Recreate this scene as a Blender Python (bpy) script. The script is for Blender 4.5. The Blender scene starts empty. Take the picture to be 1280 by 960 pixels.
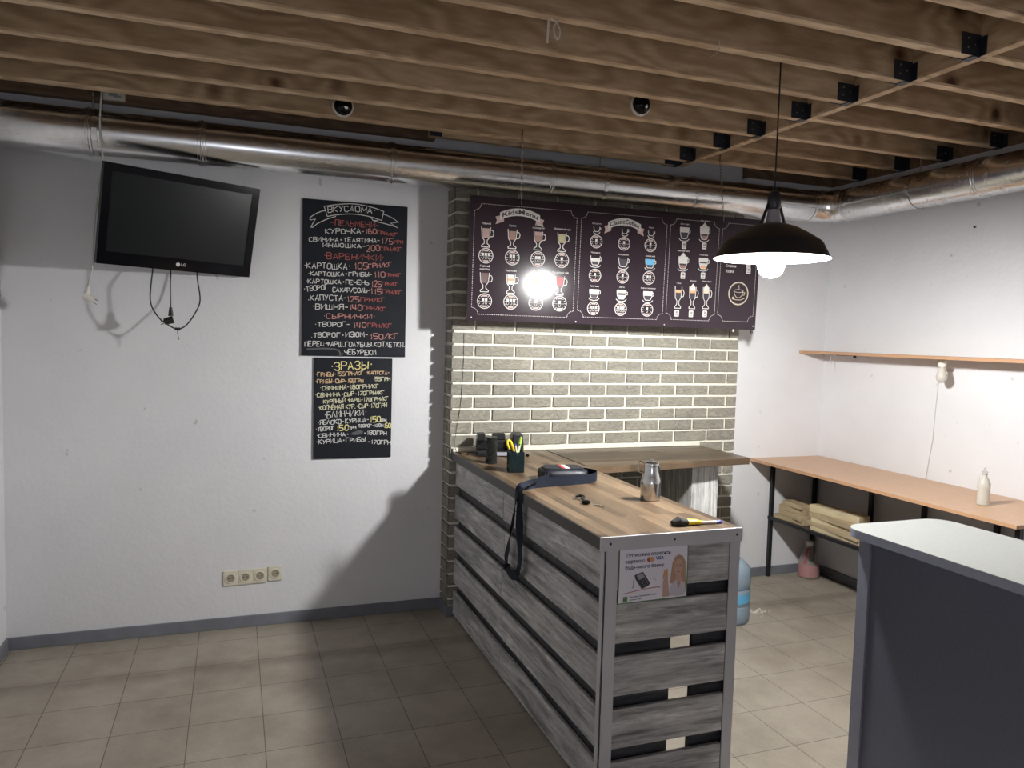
import bpy, bmesh, math, random
from mathutils import Vector, Matrix
SC=bpy.context.scene
COL=SC.collection
random.seed(7)
# ------------------------------------------------------------------ camera, light, exposure
yaw,pitch,roll,FPX=0.35041,-0.06396,0.02744,952.23
f=Vector((math.sin(yaw)*math.cos(pitch),math.cos(yaw)*math.cos(pitch),math.sin(pitch)))
r0=Vector((math.cos(yaw),-math.sin(yaw),0)); u0=r0.cross(f)
r=math.cos(roll)*r0+math.sin(roll)*u0; u=-math.sin(roll)*r0+math.cos(roll)*u0
cam=bpy.data.objects.new('camera',bpy.data.cameras.new('camera')); COL.objects.link(cam)
cam.matrix_world=Matrix(((r.x,u.x,-f.x,0),(r.y,u.y,-f.y,-4.48429),(r.z,u.z,-f.z,1.695),(0,0,0,1)))
cam.data.sensor_fit='HORIZONTAL'; cam.data.sensor_width=36; cam.data.lens=FPX/1280*36
cam.data.clip_start=.05
SC.camera=cam
vs=SC.view_settings; vs.view_transform='Standard'; vs.look='None'; vs.gamma=1; vs.use_curve_mapping=False
vs.exposure=0.0
SC.cycles.use_denoising=True
SC.cycles.max_bounces=10; SC.cycles.diffuse_bounces=6; SC.cycles.glossy_bounces=5; SC.cycles.transmission_bounces=8; SC.cycles.transparent_max_bounces=8
SC.cycles.sample_clamp_indirect=4
SC.cycles.caustics_reflective=False; SC.cycles.caustics_refractive=False
w=bpy.data.worlds.new('world'); SC.world=w; w.use_nodes=True
w.node_tree.nodes['Background'].inputs[0].default_value=(.6,.7,1,1); w.node_tree.nodes['Background'].inputs[1].default_value=.02
BULB=1340.0            # radiance of the pendant bulb
def fill_light(name,loc,power,radius,color):
    l=bpy.data.lights.new(name,'POINT'); l.energy=power; l.shadow_soft_size=radius; l.color=color
    o=bpy.data.objects.new(name,l); COL.objects.link(o); o.location=loc; return o
fill_light('rear_fill_light',(0.2,-6.3,1.15),34,.4,(.84,.88,1))    # added fill behind the camera to lift the shadows, not a room fitting
W=4.075; XL=-1.10; YR=-7.6; ZD=3.02; ZT=.995
# ------------------------------------------------------------------ materials
def mat(name,base=(.5,.5,.5),rough=.5,metal=0.0,**k):
    m=bpy.data.materials.new(name); m.use_nodes=True
    b=m.node_tree.nodes['Principled BSDF']
    b.inputs['Base Color'].default_value=(*base,1); b.inputs['Roughness'].default_value=rough; b.inputs['Metallic'].default_value=metal
    for kk,v in k.items(): b.inputs[kk.replace('_',' ')].default_value=v
    return m
class NT:
    def __init__(s,m): s.t=m.node_tree; s.b=s.t.nodes['Principled BSDF']
    def n(s,typ,**k):
        x=s.t.nodes.new(typ)
        for a,v in k.items(): setattr(x,a,v)
        return x
    def l(s,a,b): s.t.links.new(a,b)
    def coord(s,scale=(1,1,1),kind='Object',rand=False,rot=(0,0,0)):
        tc=s.n('ShaderNodeTexCoord'); mp=s.n('ShaderNodeMapping'); mp.inputs['Scale'].default_value=scale; mp.inputs['Rotation'].default_value=rot
        src=tc.outputs[kind]
        if rand:
            oi=s.n('ShaderNodeObjectInfo'); va=s.n('ShaderNodeVectorMath',operation='MULTIPLY_ADD')
            va.inputs[1].default_value=(0,0,0)
            sc=s.n('ShaderNodeMath',operation='MULTIPLY'); sc.inputs[1].default_value=31.7; s.l(oi.outputs['Random'],sc.inputs[0])
            cx=s.n('ShaderNodeCombineXYZ'); s.l(sc.outputs[0],cx.inputs[0]); s.l(sc.outputs[0],cx.inputs[2])
            ad=s.n('ShaderNodeVectorMath',operation='ADD'); s.l(src,ad.inputs[0]); s.l(cx.outputs[0],ad.inputs[1]); src=ad.outputs[0]
        s.l(src,mp.inputs['Vector']); return mp.outputs[0]
    def noise(s,vec,scale=5,detail=4,rough=.55,dist=0):
        x=s.n('ShaderNodeTexNoise'); x.inputs['Scale'].default_value=scale; x.inputs['Detail'].default_value=detail; x.inputs['Roughness'].default_value=rough; x.inputs['Distortion'].default_value=dist
        s.l(vec,x.inputs['Vector']); return x.outputs['Fac']
    def ramp(s,fac,*stops):
        x=s.n('ShaderNodeValToRGB'); e=x.color_ramp.elements
        while len(e)<len(stops): e.new(.5)
        for i,(p,c) in enumerate(stops): e[i].position=p; e[i].color=(*c,1) if len(c)==3 else c
        s.l(fac,x.inputs[0]); return x.outputs[0]
    def mix(s,fac,a,b,mode='MIX'):
        x=s.n('ShaderNodeMix',data_type='RGBA',blend_type=mode)
        for sock,v in ((0,fac),(6,a),(7,b)):
            if isinstance(v,bpy.types.NodeSocket): s.l(v,x.inputs[sock])
            else: x.inputs[sock].default_value=v if sock==0 else (*v,1)
        return x.outputs[2]
    def bump(s,h,strength=.3,dist=.01):
        x=s.n('ShaderNodeBump'); x.inputs['Strength'].default_value=strength; x.inputs['Distance'].default_value=dist
        s.l(h,x.inputs['Height']); s.l(x.outputs[0],s.b.inputs['Normal'])
    def color(s,c): s.l(c,s.b.inputs['Base Color'])
def speck(name,base,var=.12,scale=8,rough=.6,bump=0,stretch=(1,1,1),metal=0,**k):
    m=mat(name,base,rough,metal,**k); t=NT(m); v=t.coord(stretch); nz=t.noise(v,scale,5)
    lo=tuple(max(0,c*(1-var)) for c in base); hi=tuple(min(1,c*(1+var)) for c in base)
    t.color(t.ramp(nz,(.3,lo),(.7,hi)))
    if bump: t.bump(nz,bump,.004)
    return m
def m_plaster():
    m=mat('plaster',rough=.85); t=NT(m); v=t.coord()
    a=t.noise(v,1.3,4,.6); b=t.noise(v,38,5,.65); c=t.noise(v,9,3,.6)
    col=t.ramp(a,(.3,(.69,.695,.72)),(.7,(.765,.77,.79)))
    pits=t.ramp(t.noise(v,14,2,.5),(.24,(.55,.53,.5)),(.29,(1,1,1)))
    t.color(t.mix(.6,col,pits,'MULTIPLY'))
    s=t.n('ShaderNodeMath',operation='ADD'); t.l(b,s.inputs[0]); t.l(c,s.inputs[1]); t.bump(s.outputs[0],.35,.006); return m
def m_tile():
    m=mat('floor_tile',rough=.42); t=NT(m); g=t.n('ShaderNodeNewGeometry'); mp=t.n('ShaderNodeMapping')
    mp.inputs['Location'].default_value=(-.126+.0015,1.08+.0015,0); t.l(g.outputs['Position'],mp.inputs[0])
    br=t.n('ShaderNodeTexBrick'); br.offset=0; br.inputs['Scale'].default_value=1; br.inputs['Mortar Size'].default_value=.0022; br.inputs['Mortar Smooth'].default_value=.3
    br.inputs['Brick Width'].default_value=.3005; br.inputs['Row Height'].default_value=.3005
    br.inputs['Color1'].default_value=(.385,.345,.285,1); br.inputs['Color2'].default_value=(.415,.37,.305,1); br.inputs['Mortar'].default_value=(.13,.115,.10,1)
    t.l(mp.outputs[0],br.inputs['Vector'])
    d=t.noise(g.outputs['Position'],2.2,5,.65); sp=t.noise(g.outputs['Position'],160,2,.6)
    c=t.mix(1,br.outputs['Color'],t.ramp(d,(.3,(.70,.68,.66)),(.62,(1,1,1))),'MULTIPLY')
    c=t.mix(1,c,t.ramp(sp,(.35,(.9,.9,.9)),(.65,(1.06,1.05,1.04))),'MULTIPLY')
    # a band of trodden-in grime along one tile row near the wall with the screen
    xy=t.n('ShaderNodeSeparateXYZ'); t.l(g.outputs['Position'],xy.inputs[0])
    wob=t.n('ShaderNodeMath',operation='MULTIPLY_ADD'); t.l(t.noise(g.outputs['Position'],3.5,3),wob.inputs[0]); wob.inputs[1].default_value=.14; t.l(xy.outputs[1],wob.inputs[2])
    ds=t.n('ShaderNodeMath',operation='ADD'); t.l(wob.outputs[0],ds.inputs[0]); ds.inputs[1].default_value=.45
    ab=t.n('ShaderNodeMath',operation='ABSOLUTE'); t.l(ds.outputs[0],ab.inputs[0])
    c=t.mix(1,c,t.ramp(ab.outputs[0],(0,(.72,.70,.68)),(.09,(1,1,1))),'MULTIPLY')
    t.color(c); t.bump(br.outputs['Fac'],-.25,.003)
    rr=t.ramp(d,(.3,(.55,)*3),(.7,(.36,)*3)); t.l(rr,m.node_tree.nodes['Principled BSDF'].inputs['Roughness']); return m
def m_pine(name,tint=(1,1,1),ax=0):
    m=mat(name,rough=.65); t=NT(m)
    sc=[3.5,3.5,3.5]; sc[ax]=.55; v=t.coord(tuple(sc),rand=True)
    kv=t.coord((1,.15,1) if ax==0 else (.15,1,1),rand=True)
    vo=t.n('ShaderNodeTexVoronoi'); vo.inputs['Scale'].default_value=2.9; t.l(kv,vo.inputs['Vector'])
    ring=t.n('ShaderNodeTexNoise'); ring.inputs['Scale'].default_value=1.1; ring.inputs['Detail'].default_value=2; t.l(v,ring.inputs['Vector'])
    k2=t.n('ShaderNodeMath',operation='POWER'); t.l(vo.outputs['Distance'],k2.inputs[0]); k2.inputs[1].default_value=.5
    ad=t.n('ShaderNodeMath',operation='MULTIPLY_ADD'); t.l(k2.outputs[0],ad.inputs[0]); ad.inputs[1].default_value=.35; t.l(ring.outputs['Fac'],ad.inputs[2])
    mu=t.n('ShaderNodeMath',operation='MULTIPLY'); t.l(ad.outputs[0],mu.inputs[0]); mu.inputs[1].default_value=55
    sn=t.n('ShaderNodeMath',operation='SINE'); t.l(mu.outputs[0],sn.inputs[0])
    hf=t.n('ShaderNodeMath',operation='MULTIPLY_ADD'); t.l(sn.outputs[0],hf.inputs[0]); hf.inputs[1].default_value=.5; hf.inputs[2].default_value=.5
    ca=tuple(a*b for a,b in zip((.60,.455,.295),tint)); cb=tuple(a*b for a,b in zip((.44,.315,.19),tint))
    c=t.mix(hf.outputs[0],ca,cb)
    fine=t.noise(v,14,4,.6); c=t.mix(1,c,t.ramp(fine,(.3,(.76,.73,.70)),(.7,(1.08,1.08,1.08))),'MULTIPLY')
    tone=t.noise(v,.5,2); c=t.mix(1,c,t.ramp(tone,(.35,(.74,.68,.64)),(.65,(1.06,1.06,1.06))),'MULTIPLY')
    kn=t.ramp(vo.outputs['Distance'],(.0,(.10,.06,.045)),(.055,(.20,.12,.08)),(.085,(.55,.45,.40)),(.17,(1,1,1)))
    t.color(t.mix(1,c,kn,'MULTIPLY')); t.bump(fine,.12,.003); return m
def m_weather(name,ax,base=(.43,.43,.43),lo=.45):
    m=mat(name,rough=.55); t=NT(m); sc=[9,9,9]; sc[ax]=.9
    v=t.coord(tuple(sc),kind='Object',rand=True); a=t.noise(v,2.2,7,.62,.6)
    sc2=[26,26,26]; sc2[ax]=2.2; v2=t.coord(tuple(sc2),rand=True); b=t.noise(v2,2.0,6,.7,1.2)
    v3=t.coord((3,3,3),rand=True); d=t.noise(v3,1.1,5,.6)
    dk=tuple(c*lo for c in base); hi=tuple(min(1,c*1.75) for c in base)
    c=t.ramp(a,(.30,dk),(.45,base),(.56,tuple(c*1.2 for c in base)),(.70,hi))
    c=t.mix(1,c,t.ramp(b,(.34,(.55,.55,.56)),(.5,(1,1,1)),(.68,(1.3,1.3,1.28))),'MULTIPLY')
    c=t.mix(1,c,t.ramp(d,(.3,(.78,.78,.80)),(.7,(1.16,1.15,1.12))),'MULTIPLY')
    t.color(c); t.bump(a,.15,.002); return m
def m_oak(name,swap,k=1.0):
    m=mat(name,rough=.36); t=NT(m); g=t.n('ShaderNodeNewGeometry'); v=g.outputs['Position']
    if swap:
        s=t.n('ShaderNodeSeparateXYZ'); t.l(v,s.inputs[0]); cx=t.n('ShaderNodeCombineXYZ'); t.l(s.outputs[1],cx.inputs[0]); t.l(s.outputs[0],cx.inputs[1]); t.l(s.outputs[2],cx.inputs[2]); v=cx.outputs[0]
    br=t.n('ShaderNodeTexBrick'); br.offset=.37; br.offset_frequency=2; br.inputs['Scale'].default_value=1; br.inputs['Mortar Size'].default_value=.0004
    br.inputs['Brick Width'].default_value=.62; br.inputs['Row Height'].default_value=.043
    br.inputs['Color1'].default_value=(.070*k,.043*k,.025*k,1); br.inputs['Color2'].default_value=(.27*k,.185*k,.112*k,1); br.inputs['Mortar'].default_value=(.12,.08,.05,1); br.inputs['Bias'].default_value=-.05
    t.l(v,br.inputs['Vector'])
    mp=t.n('ShaderNodeMapping'); mp.inputs['Scale'].default_value=(2.2,32,32); t.l(v,mp.inputs[0])
    gr=t.noise(mp.outputs[0],2.4,6,.65,.8)
    c=t.mix(1,br.outputs['Color'],t.ramp(gr,(.3,(.62,.60,.58)),(.55,(1,1,1)),(.75,(1.25,1.22,1.18))),'MULTIPLY')
    t.color(c); return m
def m_duct():
    m=mat('galvanised_steel',(.74,.74,.74),.27,1.0); t=NT(m); v=t.coord((1.2,14,14)); a=t.noise(v,2,4); b=t.noise(t.coord((1,1,1)),26,3)
    t.color(t.ramp(b,(.3,(.72,.72,.725)),(.7,(.82,.82,.815))))
    rr=t.ramp(a,(.3,(.20,)*3),(.7,(.30,)*3)); t.l(rr,t.b.inputs['Roughness']); t.bump(a,.012,.01); return m
def m_brick():
    m=mat('facing_brick',rough=.8); t=NT(m); v=t.coord((1,1,1)); w_=t.coord((6,6,14)); a=t.noise(w_,3,5,.6,2.2); b=t.noise(v,3.2,3)
    c=t.ramp(a,(.32,(.20,.19,.158)),(.5,(.275,.262,.218)),(.68,(.355,.338,.285)))
    t.color(t.mix(1,c,t.ramp(b,(.3,(.86,.86,.87)),(.7,(1.06,1.05,1.03))),'MULTIPLY')); t.bump(a,.5,.006); return m
M=dict(
 plaster=m_plaster(),tile=m_tile(),pine=m_pine('pine_joist'),pine_dark=m_pine('stained_pine',(.42,.36,.34)),pine_y=m_pine('pine_trimmer',ax=1),pine_lit_edge=m_pine('lit_pine_edge',(1.35,1.38,1.45)),  # last pine is paler: floor bounce on beam undersides put into the colour
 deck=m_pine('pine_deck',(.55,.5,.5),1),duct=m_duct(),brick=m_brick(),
 mortar=speck('mortar',(.84,.82,.71),.06,40,.9,.3),skirt=speck('skirting_tile',(.175,.185,.215),.15,6,.5),
 oak_y=m_oak('oak_worktop',True),oak_x=m_oak('oak_shelf_top',False,.62),
 gray_x=m_weather('weathered_board_x',0),gray_y=m_weather('weathered_board_y',1),gray_z=m_weather('whitewashed_board',2,(.56,.56,.55),.85),
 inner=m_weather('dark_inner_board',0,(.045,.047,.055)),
 trim=speck('grey_edge_trim',(.56,.56,.595),.05,4,.45),edge_dark=speck('dark_edge_band',(.048,.043,.040),.15,10,.5),
 black_metal=mat('black_steel',(.018,.02,.024),.45,.3),black=mat('black_plastic',(.012,.012,.014),.35),bracket=speck('black_bracket',(.015,.018,.026),.2,30,.45),
 chalkboard=speck('chalkboard_film',(.010,.012,.018),.3,5,.6,Specular_IOR_Level=.2),
 chalk_w=mat('white_chalk',(.62,.62,.60),.9),chalk_r=mat('red_chalk',(.34,.095,.085),.9),chalk_p=mat('pink_chalk',(.52,.25,.22),.9),
 chalk_y=mat('yellow_chalk',(.74,.68,.30),.9),chalk_o=mat('orange_chalk',(.62,.44,.26),.9),chalk_c=mat('cream_chalk',(.62,.60,.42),.9),chalk_g=mat('faded_chalk',(.10,.105,.11),.9),
 screen=mat('tv_screen',(.009,.011,.012),.25,Specular_IOR_Level=.24),gloss=mat('gloss_black',(.005,.005,.007),.12,Specular_IOR_Level=.2),
 white=mat('white_plastic',(.72,.70,.64),.4),offwhite=speck('cream_plastic',(.70,.66,.54),.05,20,.4),socket_well=mat('socket_well_beige',(.34,.31,.24),.5),whitecable=mat('white_cable',(.55,.55,.52),.5),
 hole=mat('socket_hole',(.03,.03,.03),.6),brass=mat('brass_pin',(.5,.4,.2),.35,1),steel=mat('polished_steel',(.62,.61,.60),.16,1),chrome=mat('chrome',(.6,.6,.6),.18,1),
 enamel=mat('white_enamel',(.82,.84,.82),.35),shade=mat('black_enamel',(.016,.019,.026),.3),
 lam_top=speck('grey_laminate',(.29,.30,.29),.06,55,.42),lam_side=speck('slate_panel',(.100,.110,.152),.07,70,.5),lam_post=speck('slate_edge_panel',(.215,.225,.285),.06,70,.5),
 beech=speck('beech_laminate',(.56,.36,.225),.08,26,.4,stretch=(3,.6,1)),beech_edge=mat('beech_edge',(.50,.29,.165),.45),
 rawwood=speck('offcut_wood',(.60,.51,.33),.22,3,.75,0,(7,1.2,7)),rawdark=speck('aged_offcut_wood',(.43,.34,.21),.25,3,.75,0,(7,1.2,7)),shelfdark=speck('dark_shelf_board',(.075,.05,.042),.25,12,.6),
 navy=speck('navy_leather',(.009,.011,.019),.2,60,.5),webbing=speck('navy_webbing',(.008,.012,.024),.2,90,.75,Specular_IOR_Level=.25),
 red=mat('red_fabric',(.5,.05,.05),.6),yellow=mat('yellow_plastic',(.75,.56,.04),.4),blue=mat('blue_paint',(.04,.08,.5),.4),green=mat('green_plastic',(.40,.62,.10),.4),orange=mat('orange_plastic',(.72,.2,.05),.4),
 bristle=speck('dark_bristle',(.025,.022,.02),.5,60,.8,stretch=(1,8,8)),rope=mat('white_twine',(.66,.64,.58),.9),
 menu=speck('menu_print_background',(.034,.023,.030),.10,3,.14,Specular_IOR_Level=.3),ink=mat('white_ink',(.62,.60,.58),.5),inkrose=mat('rose_ink',(.50,.36,.33),.5),inkdark=mat('dark_ink',(.03,.022,.03),.4),
 paper=mat('poster_paper',(.86,.84,.93),.4),pgreen=mat('poster_green',(.12,.25,.10),.5),
 brown=mat('cocoa_ink',(.30,.165,.125),.5),pinkbrown=mat('rose_cocoa_ink',(.42,.28,.25),.5),olive=mat('ginger_ink',(.42,.37,.20),.5),choc=mat('chocolate_ink',(.11,.05,.045),.5),redink=mat('cherry_ink',(.48,.10,.12),.5),
 creamink=mat('cream_ink',(.66,.58,.44),.5),orangeink=mat('caramel_ink',(.68,.36,.17),.5),blueink=mat('sky_ink',(.12,.42,.68),.5),coffee=mat('coffee_ink',(.035,.03,.045),.5),gold=mat('pale_gold_ink',(.62,.55,.42),.5),
 skin=mat('printed_skin',(.62,.40,.33),.5),hair=mat('printed_blond_hair',(.50,.32,.22),.5),lilac=mat('printed_blouse',(.62,.60,.68),.5),navyink=mat('navy_ink',(.03,.03,.11),.5),blueink2=mat('blue_ink',(.03,.05,.35),.5),termink=mat('terminal_ink',(.06,.06,.08),.5),greyink=mat('grey_ink',(.35,.35,.40),.5),
 debris=speck('plaster_crumbs',(.62,.58,.5),.2,60,.9),
)
def m_bulb():
    m=bpy.data.materials.new('lit_bulb'); m.use_nodes=True; t=m.node_tree; t.nodes.clear()
    e=t.nodes.new('ShaderNodeEmission'); e.inputs[0].default_value=(1,.99,.965,1); e.inputs[1].default_value=BULB
    o=t.nodes.new('ShaderNodeOutputMaterial'); t.links.new(e.outputs[0],o.inputs[0]); return m
M['bulb']=m_bulb()
def m_clear(name,col,tr,rough=.15):
    m=bpy.data.materials.new(name); m.use_nodes=True; t=m.node_tree; b=t.nodes['Principled BSDF']
    b.inputs['Base Color'].default_value=(*col,1); b.inputs['Roughness'].default_value=rough
    x=t.nodes.new('ShaderNodeBsdfTransparent'); x.inputs[0].default_value=(*[min(1,.5+.5*c) for c in col],1)
    mx=t.nodes.new('ShaderNodeMixShader'); mx.inputs[0].default_value=tr
    t.links.new(b.outputs[0],mx.inputs[1]); t.links.new(x.outputs[0],mx.inputs[2]); t.links.new(mx.outputs[0],t.nodes['Material Output'].inputs[0]); return m
M['clear']=m_clear('clear_plastic',(.72,.70,.69),.74); M['bluebottle']=m_clear('blue_bottle_plastic',(.42,.53,.63),.5); M['frost']=m_clear('milky_plastic',(.70,.68,.62),.35,.35); M['smoke']=m_clear('smoked_plastic',(.02,.035,.04),.45)
M['redfill']=m_clear('red_liquid',(.55,.10,.09),.1); M['film']=m_clear('crinkled_film',(.016,.019,.017),.3,.16)
# ------------------------------------------------------------------ mesh helpers
class MB:
    def __init__(s): s.bm=bmesh.new(); s.mats=[]; s.mi=0
    def mat(s,m):
        m=M[m] if isinstance(m,str) else m
        if m not in s.mats: s.mats.append(m)
        s.mi=s.mats.index(m); return s
    def face(s,vs):
        try: fc=s.bm.faces.new(vs)
        except ValueError: return None
        fc.material_index=s.mi; return fc
    def hexa(s,P):
        v=[s.bm.verts.new(p) for p in P]
        for q in ((3,2,1,0),(4,5,6,7),(0,1,5,4),(1,2,6,5),(2,3,7,6),(3,0,4,7)): s.face([v[i] for i in q])
        return v
    def box(s,x0,x1,y0,y1,z0,z1):
        return s.hexa([(x0,y0,z0),(x1,y0,z0),(x1,y1,z0),(x0,y1,z0),(x0,y0,z1),(x1,y0,z1),(x1,y1,z1),(x0,y1,z1)])
    def obox(s,c,ax,ay,az,hx,hy,hz):
        c=Vector(c); ax=Vector(ax).normalized(); ay=Vector(ay).normalized(); az=Vector(az).normalized()
        return s.hexa([c+ax*hx*i+ay*hy*j+az*hz*k for k in (-1,1) for i,j in ((-1,-1),(1,-1),(1,1),(-1,1))])
    def prism(s,pts,d):
        d=Vector(d); a=[s.bm.verts.new(Vector(p)) for p in pts]; b=[s.bm.verts.new(Vector(p)+d) for p in pts]
        s.face(a[::-1]); s.face(b)
        for i in range(len(a)): j=(i+1)%len(a); s.face([a[i],a[j],b[j],b[i]])
    def poly(s,pts): s.face([s.bm.verts.new(Vector(p)) for p in pts])
    def ring(s,c,n,r,seg,up=None):
        n=Vector(n).normalized(); up=up or (Vector((0,0,1)) if abs(n.z)<.95 else Vector((1,0,0)))
        a=n.cross(up).normalized(); b=a.cross(n)
        return [s.bm.verts.new(Vector(c)+a*r*math.cos(t)+b*r*math.sin(t)) for t in [2*math.pi*i/seg for i in range(seg)]],a
    def skin(s,rings,smooth=True,cap0=True,cap1=True):
        for A,B in zip(rings,rings[1:]):
            k=len(A)
            for i in range(k):
                fc=s.face([A[i],A[(i+1)%k],B[(i+1)%k],B[i]])
                if fc: fc.smooth=smooth
        if cap0: s.face(rings[0][::-1])
        if cap1: s.face(rings[-1])
    def cyl(s,p0,p1,r0,r1=None,seg=24,cap0=True,cap1=True):
        n=Vector(p1)-Vector(p0); r1=r0 if r1 is None else r1
        s.skin([s.ring(p0,n,r0,seg)[0],s.ring(p1,n,r1,seg)[0]],True,cap0,cap1)
    def tube(s,pts,r,seg=10,cap=True):
        pts=[Vector(p) for p in pts]; rings=[]; up=None
        for i,p in enumerate(pts):
            d=(pts[min(i+1,len(pts)-1)]-pts[max(i-1,0)]).normalized()
            if up is None: up=Vector((0,0,1)) if abs(d.z)<.9 else Vector((1,0,0))
            a=d.cross(up).normalized(); up=a.cross(d).normalized(); rr=r[i] if isinstance(r,(list,tuple)) else r
            rings.append([s.bm.verts.new(p+(a*math.cos(t)+up*math.sin(t))*rr) for t in [2*math.pi*k/seg for k in range(seg)]])
        s.skin(rings,True,cap,cap)
    def lathe(s,c,prof,seg=28,axis=(0,0,1),cap0=True,cap1=True):
        c=Vector(c); n=Vector(axis).normalized(); rings=[s.ring(c+n*h,n,max(rr,1e-4),seg)[0] for rr,h in prof]; s.skin(rings,True,cap0,cap1)
    def ribbon(s,pts,wid,th=.0016):
        A=[];n=len(pts)
        for i,(p,wd) in enumerate(pts):
            p=Vector(p); d=(Vector(pts[min(i+1,n-1)][0])-Vector(pts[max(i-1,0)][0])).normalized(); wv=Vector(wd); wv=(wv-d*wv.dot(d)).normalized(); nn=d.cross(wv).normalized()
            A.append([s.bm.verts.new(p+wv*wid/2*a+nn*th/2*b) for a,b in ((-1,-1),(1,-1),(1,1),(-1,1))])
        s.skin(A,False)
    def build(s,name,parent=None,loc=None,bevel=0,smooth=False,seg=2):
        o0=origin(parent)+(Vector(loc) if loc is not None and parent is None else Vector())
        bmesh.ops.recalc_face_normals(s.bm,faces=s.bm.faces)
        for e in s.bm.edges:
            if len(e.link_faces)==2 and e.calc_face_angle(0)>.75: e.smooth=False
        for v in s.bm.verts: v.co-=o0
        me=bpy.data.meshes.new(name); s.bm.to_mesh(me); s.bm.free()
        for m in s.mats: me.materials.append(m)
        o=bpy.data.objects.new(name,me); COL.objects.link(o)
        if parent is None: o.location=o0
        else: o.parent=parent
        if bevel:
            b=o.modifiers.new('bevel','BEVEL'); b.width=bevel; b.segments=seg; b.limit_method='ANGLE'; b.angle_limit=.6; b.harden_normals=False
        return o
def origin(p):
    v=Vector()
    while p is not None: v=v+p.location; p=p.parent
    return v
def tag(o,label,cat,group=None):
    o['label']=label; o['category']=cat
    if group: o['group']=group
    return o
def thing(name,label,cat,loc,group=None):
    o=bpy.data.objects.new(name,None); COL.objects.link(o); o.location=loc; o.empty_display_size=.05
    return tag(o,label,cat,group)
def struct(o): o['kind']='structure'; return o
def bx(m,*a): return MB().mat(m).box(*a)
def B(m,*a):
    b=MB().mat(m); b.box(*a); return b
def copy_tree(root,loc,label):
    c=root.copy(); COL.objects.link(c); c.location=loc; c['label']=label
    for ch in list(root.children):
        k=ch.copy(); COL.objects.link(k); k.parent=c
        for g in list(ch.children):
            q=g.copy(); COL.objects.link(q); q.parent=k
    return c
FONT_CACHE={}
def text_into(mb,s,size,place,align='CENTER',width=None,shear=0,bold=0,space=1):
    """letters of the built-in font as flat faces; place(u,v) gives the 3-D point"""
    key=(s,align,bold,space)
    if key not in FONT_CACHE:
        c=bpy.data.curves.new('t','FONT'); c.body=s; c.size=1; c.align_x=align; c.align_y='CENTER'; c.resolution_u=2; c.offset=bold; c.space_character=space
        o=bpy.data.objects.new('t',c); COL.objects.link(o); dg=bpy.context.evaluated_depsgraph_get(); me=o.evaluated_get(dg).to_mesh()
        FONT_CACHE[key]=([tuple(v.co) for v in me.vertices],[tuple(p.vertices) for p in me.polygons]); o.evaluated_get(dg).to_mesh_clear()
        bpy.data.objects.remove(o); bpy.data.curves.remove(c)
    V,F=FONT_CACHE[key]
    if not V: return
    xs=[v[0] for v in V]; sx=size if width is None else width/max(1e-6,max(xs)-min(xs))
    vv=[mb.bm.verts.new(place(v[0]*sx+shear*v[1]*size,v[1]*size)) for v in V]
    for fc in F: mb.face([vv[i] for i in fc])
# single-stroke hand lettering
GLY={'А':'002640|0232','Б':'46060030414233030','В':'000636454433 03|334241 3000','Г':'000646','Д':'00014140|112631','Е':'46060040|0333','Ё':'46060040|0333|1718|3738','Ж':'2026|062300|462340','З':'05163645443313|334241301001',
'И':'06004640','Й':'06004640|1838','К':'0006|460340','Л':'002640','М':'0006224640','Н':'0006|4046|0343','О':'1001051636454130 10','П':'00064640','Р':'000636454433 03','С':'453616050110 3041','Т':'2026|0646','У':'0623|4610',
'Ф':'2026|150413334435 15','Х':'0046|0640','Ц':'0601414640|41 51','Ч':'06041343|4640','Ш':'0600404640|2026','Ы':'060020313223 03|4640','Ь':'0600304142 3303','Ю':'0006|0313|2011152636454130 20','Я':'404616050413 43|1300',
'0':'1001051636454130 10','1':'142620','2':'051636454400 40','3':'05163645443313|334241301001','4':'063303|0343|4640','5':'460603334241 3000','6':'36160501103041423303','7':'064610','8':'13040516364544331302011030414233','9':'42 30 10|43 04 15 36 45 41 30',
'-':'0333','+':'1333|2224','/':'0046','.':'1011','·':'2324',',':'1110'}
GLY['4']='0602|0242|3630'; GLY['9']='4404051636454130100'; GLY['Б']='46060030414233 03'
def strokes(ch):
    g=GLY.get(ch)
    if not g: return []
    out=[]
    for part in g.replace(' ','').split('|'):
        part=part[:len(part)//2*2]; out.append([(int(part[i])/4,int(part[i+1])/6) for i in range(0,len(part),2)])
    return out
def stroke_path(mb,pts,w,place):
    """flat band along a polyline in board coordinates"""
    P=[Vector(p) for p in pts]; n=len(P)
    if n<2: return
    L=[];R=[]
    for i,p in enumerate(P):
        d1=(P[i]-P[i-1]).normalized() if i>0 else (P[1]-P[0]).normalized(); d2=(P[i+1]-P[i]).normalized() if i<n-1 else d1
        t=(d1+d2); t=t.normalized() if t.length>1e-3 else d1
        nn=Vector((-t.y,t.x)); k=min(1.6,1/max(.4,nn.dot(Vector((-d1.y,d1.x)))))
        L.append(mb.bm.verts.new(place(*(p+nn*w/2*k)))); R.append(mb.bm.verts.new(place(*(p-nn*w/2*k))))
    for i in range(n-1): mb.face([L[i],L[i+1],R[i+1],R[i]])
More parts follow.
